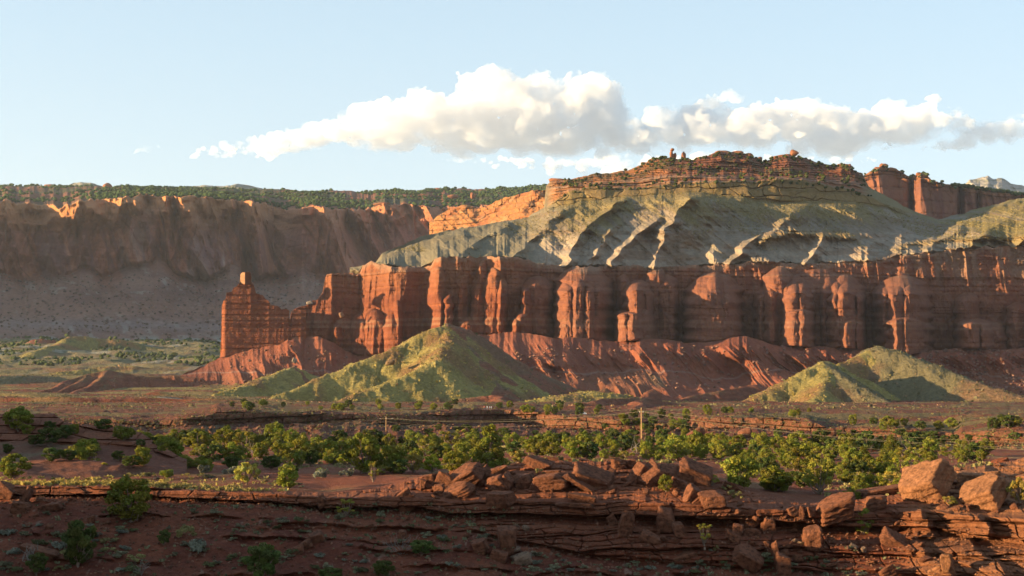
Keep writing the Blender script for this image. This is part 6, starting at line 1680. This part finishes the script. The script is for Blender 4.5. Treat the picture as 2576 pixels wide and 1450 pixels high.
def person(p, h, shirt, trousers, face, label, sit=False):
    """a standing (or seated) figure: one skinned body, clothes and hair as children"""
    k = h / 1.75
    me = bpy.data.meshes.new("person")
    if sit:
        J = {'pel': (0, 0, .28), 'che': (0, .02, .62), 'neck': (0, .02, .78), 'head': (0, -.02, .93), 'hl': (-.1, 0, .26), 'kl': (-.14, -.42, .42), 'fl': (-.14, -.55, .04), 'hr': (.1, 0, .26), 'kr': (.14, -.42, .42), 'fr': (.14, -.55, .04),
             'sl': (-.2, .02, .72), 'el': (-.27, -.12, .5), 'wl': (-.16, -.34, .46), 'sr': (.2, .02, .72), 'er': (.27, -.12, .5), 'wr': (.16, -.34, .46), 'tl': (-.14, -.68, .02), 'tr': (.14, -.68, .02)}
    else:
        J = {'pel': (0, 0, .92), 'che': (0, .01, 1.28), 'neck': (0, .01, 1.46), 'head': (0, -.01, 1.62), 'hl': (-.1, 0, .88), 'kl': (-.12, -.02, .48), 'fl': (-.13, .02, .06), 'hr': (.1, 0, .88), 'kr': (.12, -.02, .48), 'fr': (.14, .02, .06),
             'sl': (-.19, .01, 1.40), 'el': (-.26, .03, 1.12), 'wl': (-.22, -.16, .98), 'sr': (.19, .01, 1.40), 'er': (.27, .04, 1.12), 'wr': (.26, -.05, .86), 'tl': (-.14, -.14, .03), 'tr': (.15, -.14, .03)}
    R_ = {'pel': .15, 'che': .16, 'neck': .06, 'head': .11, 'hl': .10, 'kl': .065, 'fl': .045, 'hr': .10, 'kr': .065, 'fr': .045, 'sl': .065, 'el': .045, 'wl': .035, 'sr': .065, 'er': .045, 'wr': .035, 'tl': .04, 'tr': .04}
    names = list(J)
    E = [('pel', 'che'), ('che', 'neck'), ('neck', 'head'), ('pel', 'hl'), ('hl', 'kl'), ('kl', 'fl'), ('fl', 'tl'), ('pel', 'hr'), ('hr', 'kr'), ('kr', 'fr'), ('fr', 'tr'), ('che', 'sl'), ('sl', 'el'), ('el', 'wl'), ('che', 'sr'), ('sr', 'er'), ('er', 'wr')]
    me.from_pydata([Vector(J[n_]) * k for n_ in names], [(names.index(a), names.index(b)) for a, b in E], [])
    o = bpy.data.objects.new("person", me); COL.objects.link(o)
    o.location = p; o.rotation_euler = (0, 0, face)
    m_ = o.modifiers.new("skin", 'SKIN')
    for i, n_ in enumerate(names):
        me.skin_vertices[0].data[i].radius = (R_[n_] * k, R_[n_] * k)
    me.skin_vertices[0].data[0].use_root = True
    o.modifiers.new("sub", 'SUBSURF').render_levels = 1
    me.materials.append(M_SKIN)
    dz = .62 if sit else 1.28; base = .26 if sit else .9
    def shell(nm, pts, r0, r1, col):
        v_, f_ = tube(np.array(pts) * k, r0 * k, r1 * k, 10)
        mobj(nm, v_, f_, plain_mat(nm + "_cloth", col, .9, var=.1), o)
    shell("shirt", [(0, 0, base - .04), (0, .01, (base + dz) / 2), (0, .01, dz + .06), (0, .01, dz + .16)], .19, .17, shirt)
    for a, b in (('sl', 'el'), ('sr', 'er')):
        shell("sleeve", [J[a], J[b]], .085, .07, shirt)
    for a, b, c_ in (('hl', 'kl', 'fl'), ('hr', 'kr', 'fr')):
        shell("trouser_leg", [J[a], J[b], J[c_]], .125, .075, trousers)
    hv, hf = ICO2
    hp = Vector(J['head'])
    mobj("hair", hv * np.array([.125, .135, .11]) * k + np.array(hp + Vector((0, .025, .045))) * k, hf, M_HAIR, o)
    tag(o, label, "person")


def bank_pt(xd, yd):
    return on(BANK, xd, yd, 0, 2.0)


for xd, sh, tr, fc, lab, sit in [
        (1217.5, (.62, .16, .10), (.10, .10, .14), .5, "person in a red shirt standing at the left of the group on the far bank", False), (1221, (.10, .10, .13), (.05, .05, .06), -.4, "person in dark clothes sitting below the red-shirted one", True),
        (1225.5, (.45, .50, .55), (.20, .22, .30), .2, "person in pale blue shirt standing in the middle of the group", False), (1231, (.75, .74, .72), (.16, .16, .20), -.3, "person in white shirt standing right of the middle one", False), (1235, (.70, .72, .76), (.30, .25, .20), .9, "person in white shirt at the right end of the group", False), (1229, (.30, .12, .12), (.08, .08, .10), .1, "person in maroon sitting at the feet of the standing group", True)]:
    pt = bank_pt(xd, 1033)
    person(pt, 1.75 if not sit else 1.7, sh, tr, fc, lab, sit)

# ------------------------------------------------------------------ a white car parked in the scrub
def car(p, rot, label):
    T_ = bpy.data.objects.new("parked_car", None); COL.objects.link(T_); T_.location = p; T_.rotation_euler = (0, 0, rot)
    tag(T_, label, "car")
    prof = [(-2.2, .35), (-2.25, .75), (-1.9, .95), (-1.2, 1.0), (-.6, 1.45), (.9, 1.5), (1.7, 1.05), (2.2, .95), (2.25, .35)]
    V = []; n = len(prof)
    for yy, s_ in ((-.85, .97), (-.88, 1.0), (.88, 1.0), (.85, .97)):
        for x, z_ in prof:
            V.append((x * s_, yy * (.84 if z_ > 1.2 else 1), z_))
    Fc = []
    for r_ in range(3):
        for i in range(n):
            j = (i + 1) % n
            Fc.append([r_ * n + i, r_ * n + j, (r_ + 1) * n + j, (r_ + 1) * n + i])
    me = bpy.data.meshes.new("body"); me.from_pydata(V, [], Fc + [list(range(n)), list(range(3 * n, 4 * n))[::-1]]); me.materials.append(plain_mat("car_paint", (.75, .75, .75), .3, var=.03))
    b_ = bpy.data.objects.new("body", me); COL.objects.link(b_); b_.parent = T_
    gl = plain_mat("car_glass", (.03, .04, .05), .1, var=.05)
    for nm, q_ in (("side_window", [(-1.0, -.80, 1.02), (1.4, -.80, 1.06), (.85, -.765, 1.42), (-.55, -.765, 1.38)]), ("side_window", [(-1.0, .80, 1.02), (1.4, .80, 1.06), (.85, .765, 1.42), (-.55, .765, 1.38)]), ("windscreen", [(-1.24, -.68, 1.03), (-1.24, .68, 1.03), (-.66, .62, 1.44), (-.66, -.62, 1.44)])):
        q_ = np.array(q_); c0 = q_.mean(0); nrm = np.array([0, np.sign(c0[1]) * .07, 0]) if nm == "side_window" else np.array([-.05, 0, .05])
        V2 = np.concatenate([q_ + nrm, q_ - nrm * .5]); mobj(nm, V2, [[0, 1, 2, 3], [7, 6, 5, 4], [0, 4, 5, 1], [1, 5, 6, 2], [2, 6, 7, 3], [3, 7, 4, 0]], gl, T_, False)
    ty = plain_mat("tyre", (.03, .03, .03), .9, var=.1)
    for x in (-1.4, 1.4):
        for y in (-.82, .82):
            v_, f_ = tube([[x, y - .12, .34], [x, y - .1, .34], [x, y + .1, .34], [x, y + .12, .34]], .34, .34, 14); w_ = mobj("wheel", v_, f_, ty, T_)
            v_, f_ = tube([[x, y - .13, .34], [x, y + .13, .34]], .19, .19, 10); mobj("rim", v_, f_, M_CER, w_)
    for y in (-.6, .6):
        v_, f_ = tube([[-2.28, y, .75], [-2.2, y, .75]], .10, .10, 8); mobj("headlight", v_, f_, M_CER, T_)


car(on(BANK, 1461, 1044, 0, 2.0) + Vector((0, 0, .05)), .15, "small white car parked in the scrub on the far bank")
# ------------------------------------------------------------------ clouds far behind the mesas: closed lumpy shells filled with vapour
M_CLOUD = bpy.data.materials.new("cloud_vapour"); M_CLOUD.use_nodes = True
n_, l_ = M_CLOUD.node_tree.nodes, M_CLOUD.node_tree.links
n_.remove(n_['Principled BSDF'])
vs_ = n_.new('ShaderNodeVolumePrincipled'); vs_.inputs['Color'].default_value = (.92, .92, .93, 1)
vs_.inputs['Density'].default_value = .0045; vs_.inputs['Anisotropy'].default_value = .0
tc_ = n_.new('ShaderNodeTexCoord'); nz_ = n_.new('ShaderNodeTexNoise'); nz_.inputs['Scale'].default_value = 1 / 520; nz_.inputs['Detail'].default_value = 4; nz_.inputs['Roughness'].default_value = .6
l_.new(tc_.outputs['Object'], nz_.inputs['Vector'])
mp_ = n_.new('ShaderNodeMapRange'); mp_.inputs[1].default_value = .40; mp_.inputs[2].default_value = .66; mp_.inputs[3].default_value = .0002; mp_.inputs[4].default_value = .0062
l_.new(nz_.outputs[0], mp_.inputs[0]); l_.new(mp_.outputs[0], vs_.inputs['Density'])
l_.new(vs_.outputs[0], n_['Material Output'].inputs['Volume'])
M_CLOUD.cycles.volume_step_rate = .12
CD = 26000.0
tex1 = bpy.data.textures.new("cloud_billow", 'CLOUDS'); tex1.noise_scale = 420; tex1.noise_depth = 3
tex2 = bpy.data.textures.new("cloud_curl", 'CLOUDS'); tex2.noise_scale = 130; tex2.noise_depth = 3


def cloud(label, top, bot, seed, n, depth=1300, soft=1.0, rmin=8, rmax=46, D=CD, mat=None):
    r = np.random.RandomState(seed)
    top = np.array(top, float); bot = np.array(bot, float)
    V0, F0 = ICO2; V1, F1 = ICO1
    Vs = []; Fs = []; o = 0
    k = D / (F / S)
    x0, x1 = top[0, 0], top[-1, 0]
    for i in range(n):
        x = r.uniform(x0, x1)
        yt = np.interp(x, top[:, 0], top[:, 1]); yb = np.interp(x, bot[:, 0], bot[:, 1])
        hgt = max(yb - yt, 6)
        rad = np.clip(hgt * r.uniform(.10, .36), rmin * .6, rmax)
        y = yt + rad * .9 + (hgt - 1.5 * rad) * r.rand() ** 1.3 if hgt > 1.5 * rad else (yt + yb) / 2
        rad = min(rad, max(5, (yb - y) * 1.05 + 4))
        ce = unp(x, y, D) + np.array([0, r.normal() * depth * .35 * min(1, hgt / 90), 0])
        Vs.append(V0 * np.array([1.25, 1.15, .8]) * rad * k + ce); Fs.append(F0 + o); o += len(V0)
        if rad > rmin:
            for j in range(9):                       # smaller heads that bud from the bigger ones, mostly upwards
                dr = r.normal(size=3); dr[2] = abs(dr[2]) * .9 - .25; dr[1] = -abs(dr[1]); dr /= np.linalg.norm(dr)
                r2 = rad * r.uniform(.22, .42)
                c2 = ce + dr * rad * k * np.array([1.2, 1.1, .8])
                Vs.append(V1 * r2 * k + c2); Fs.append(F1 + o); o += len(V1)
                for _ in range(3):
                    d3 = r.normal(size=3); d3[2] = abs(d3[2]); d3[1] = -abs(d3[1]); d3 /= np.linalg.norm(d3)
                    r3 = r2 * r.uniform(.3, .5)
                    Vs.append(V1 * r3 * k + c2 + d3 * r2 * k); Fs.append(F1 + o); o += len(V1)
    me = tri_mesh("cloud", np.concatenate(Vs), np.concatenate(Fs), mat or M_CLOUD)
    ob = bpy.data.objects.new("cloud", me); COL.objects.link(ob)
    m = ob.modifiers.new("union", 'REMESH'); m.mode = 'VOXEL'; m.voxel_size = 26
    m = ob.modifiers.new("billow", 'DISPLACE'); m.texture = tex1; m.strength = 210 * soft; m.mid_level = .55; m.texture_coords = 'GLOBAL'
    m = ob.modifiers.new("curl", 'DISPLACE'); m.texture = tex2; m.strength = 120 * soft; m.mid_level = .5; m.texture_coords = 'GLOBAL'
    tag(ob, label, "cloud")
    return ob


cloud("largest white cumulus cloud with a tall billowing head over the mesa",
      [(468, 392), (520, 370), (560, 366), (650, 345), (760, 312), (900, 280), (980, 262), (1060, 238), (1085, 240), (1110, 264), (1160, 262), (1185, 230), (1200, 200), (1225, 190), (1290, 196), (1345, 180), (1380, 200), (1410, 212), (1480, 204), (1530, 225), (1555, 262), (1575, 300), (1600, 330)],
      [(468, 398), (600, 398), (700, 390), (800, 374), (900, 374), (1000, 382), (1200, 386), (1350, 390), (1500, 388), (1600, 384)], 1, 420, 1500, rmax=52)
cloud("long flat-based cloud stretching to the right over the mesa",
      [(1590, 310), (1640, 282), (1660, 285), (1720, 262), (1800, 244), (1830, 268), (1870, 296), (1900, 272), (1940, 254), (2000, 252), (2100, 262), (2170, 276), (2230, 270), (2340, 262), (2400, 285), (2440, 302), (2475, 322)],
      [(1590, 380), (1700, 378), (1800, 380), (1900, 374), (2050, 380), (2140, 385), (2250, 368), (2350, 352), (2475, 332)], 2, 380, 1500, rmax=44)
cloud("thin pale cloud bank low behind the mesa summit",
      [(1110, 398), (1200, 392), (1300, 396), (1420, 394), (1560, 392), (1700, 386), (1850, 384), (2000, 388), (2200, 392)], [(1110, 402), (1250, 420), (1400, 436), (1500, 450), (1700, 460), (1900, 450), (2200, 410)], 3, 130, 900, D=31000, rmax=26)
cloud("ragged bright cloud at the right edge of the sky", [(2318, 366), (2360, 348), (2420, 330), (2460, 312), (2500, 304), (2576, 300), (2640, 290)], [(2318, 380), (2400, 380), (2480, 366), (2576, 352), (2640, 350)], 4, 150, 800, rmax=26)
cloud("small cloud puff at the far left over the mesa", [(330, 384), (350, 370), (380, 360), (400, 364)], [(330, 388), (360, 387), (400, 372)], 5, 14, 300, soft=.6, rmin=6, rmax=10)
cloud("tiny faint cloud left of the small puff", [(266, 374), (285, 368), (308, 374)], [(266, 378), (308, 379)], 6, 7, 200, soft=.5, rmin=5, rmax=7)
cloud("small grey cloud high at the right edge", [(2525, 294), (2545, 284), (2600, 282)], [(2525, 304), (2600, 306)], 7, 12, 300, soft=.6, rmin=6, rmax=12)

# ------------------------------------------------------------------ air
HZ = bpy.data.materials.new("air"); HZ.use_nodes = True
n_, l_ = HZ.node_tree.nodes, HZ.node_tree.links
n_.remove(n_['Principled BSDF'])
pv = n_.new('ShaderNodeVolumePrincipled')
pv.inputs['Color'].default_value = (.72, .80, .92, 1)
pv.inputs['Density'].default_value = HAZE
pv.inputs['Anisotropy'].default_value = .35
l_.new(pv.outputs[0], n_['Material Output'].inputs['Volume'])
x0, x1, y0, y1, z0, z1 = -7000, 7000, -2500, 9500, -62, 1180
V_ = np.array([[x, y, z_] for x in (x0, x1) for y in (y0, y1) for z_ in (z0, z1)], dtype=float)
Fc_ = [[0, 1, 3, 2], [4, 6, 7, 5], [0, 4, 5, 1], [2, 3, 7, 6], [0, 2, 6, 4], [1, 5, 7, 3]]
hz = bpy.data.objects.new("haze", tri_mesh("haze", V_, Fc_, HZ)); COL.objects.link(hz)
hz['kind'] = 'stuff'
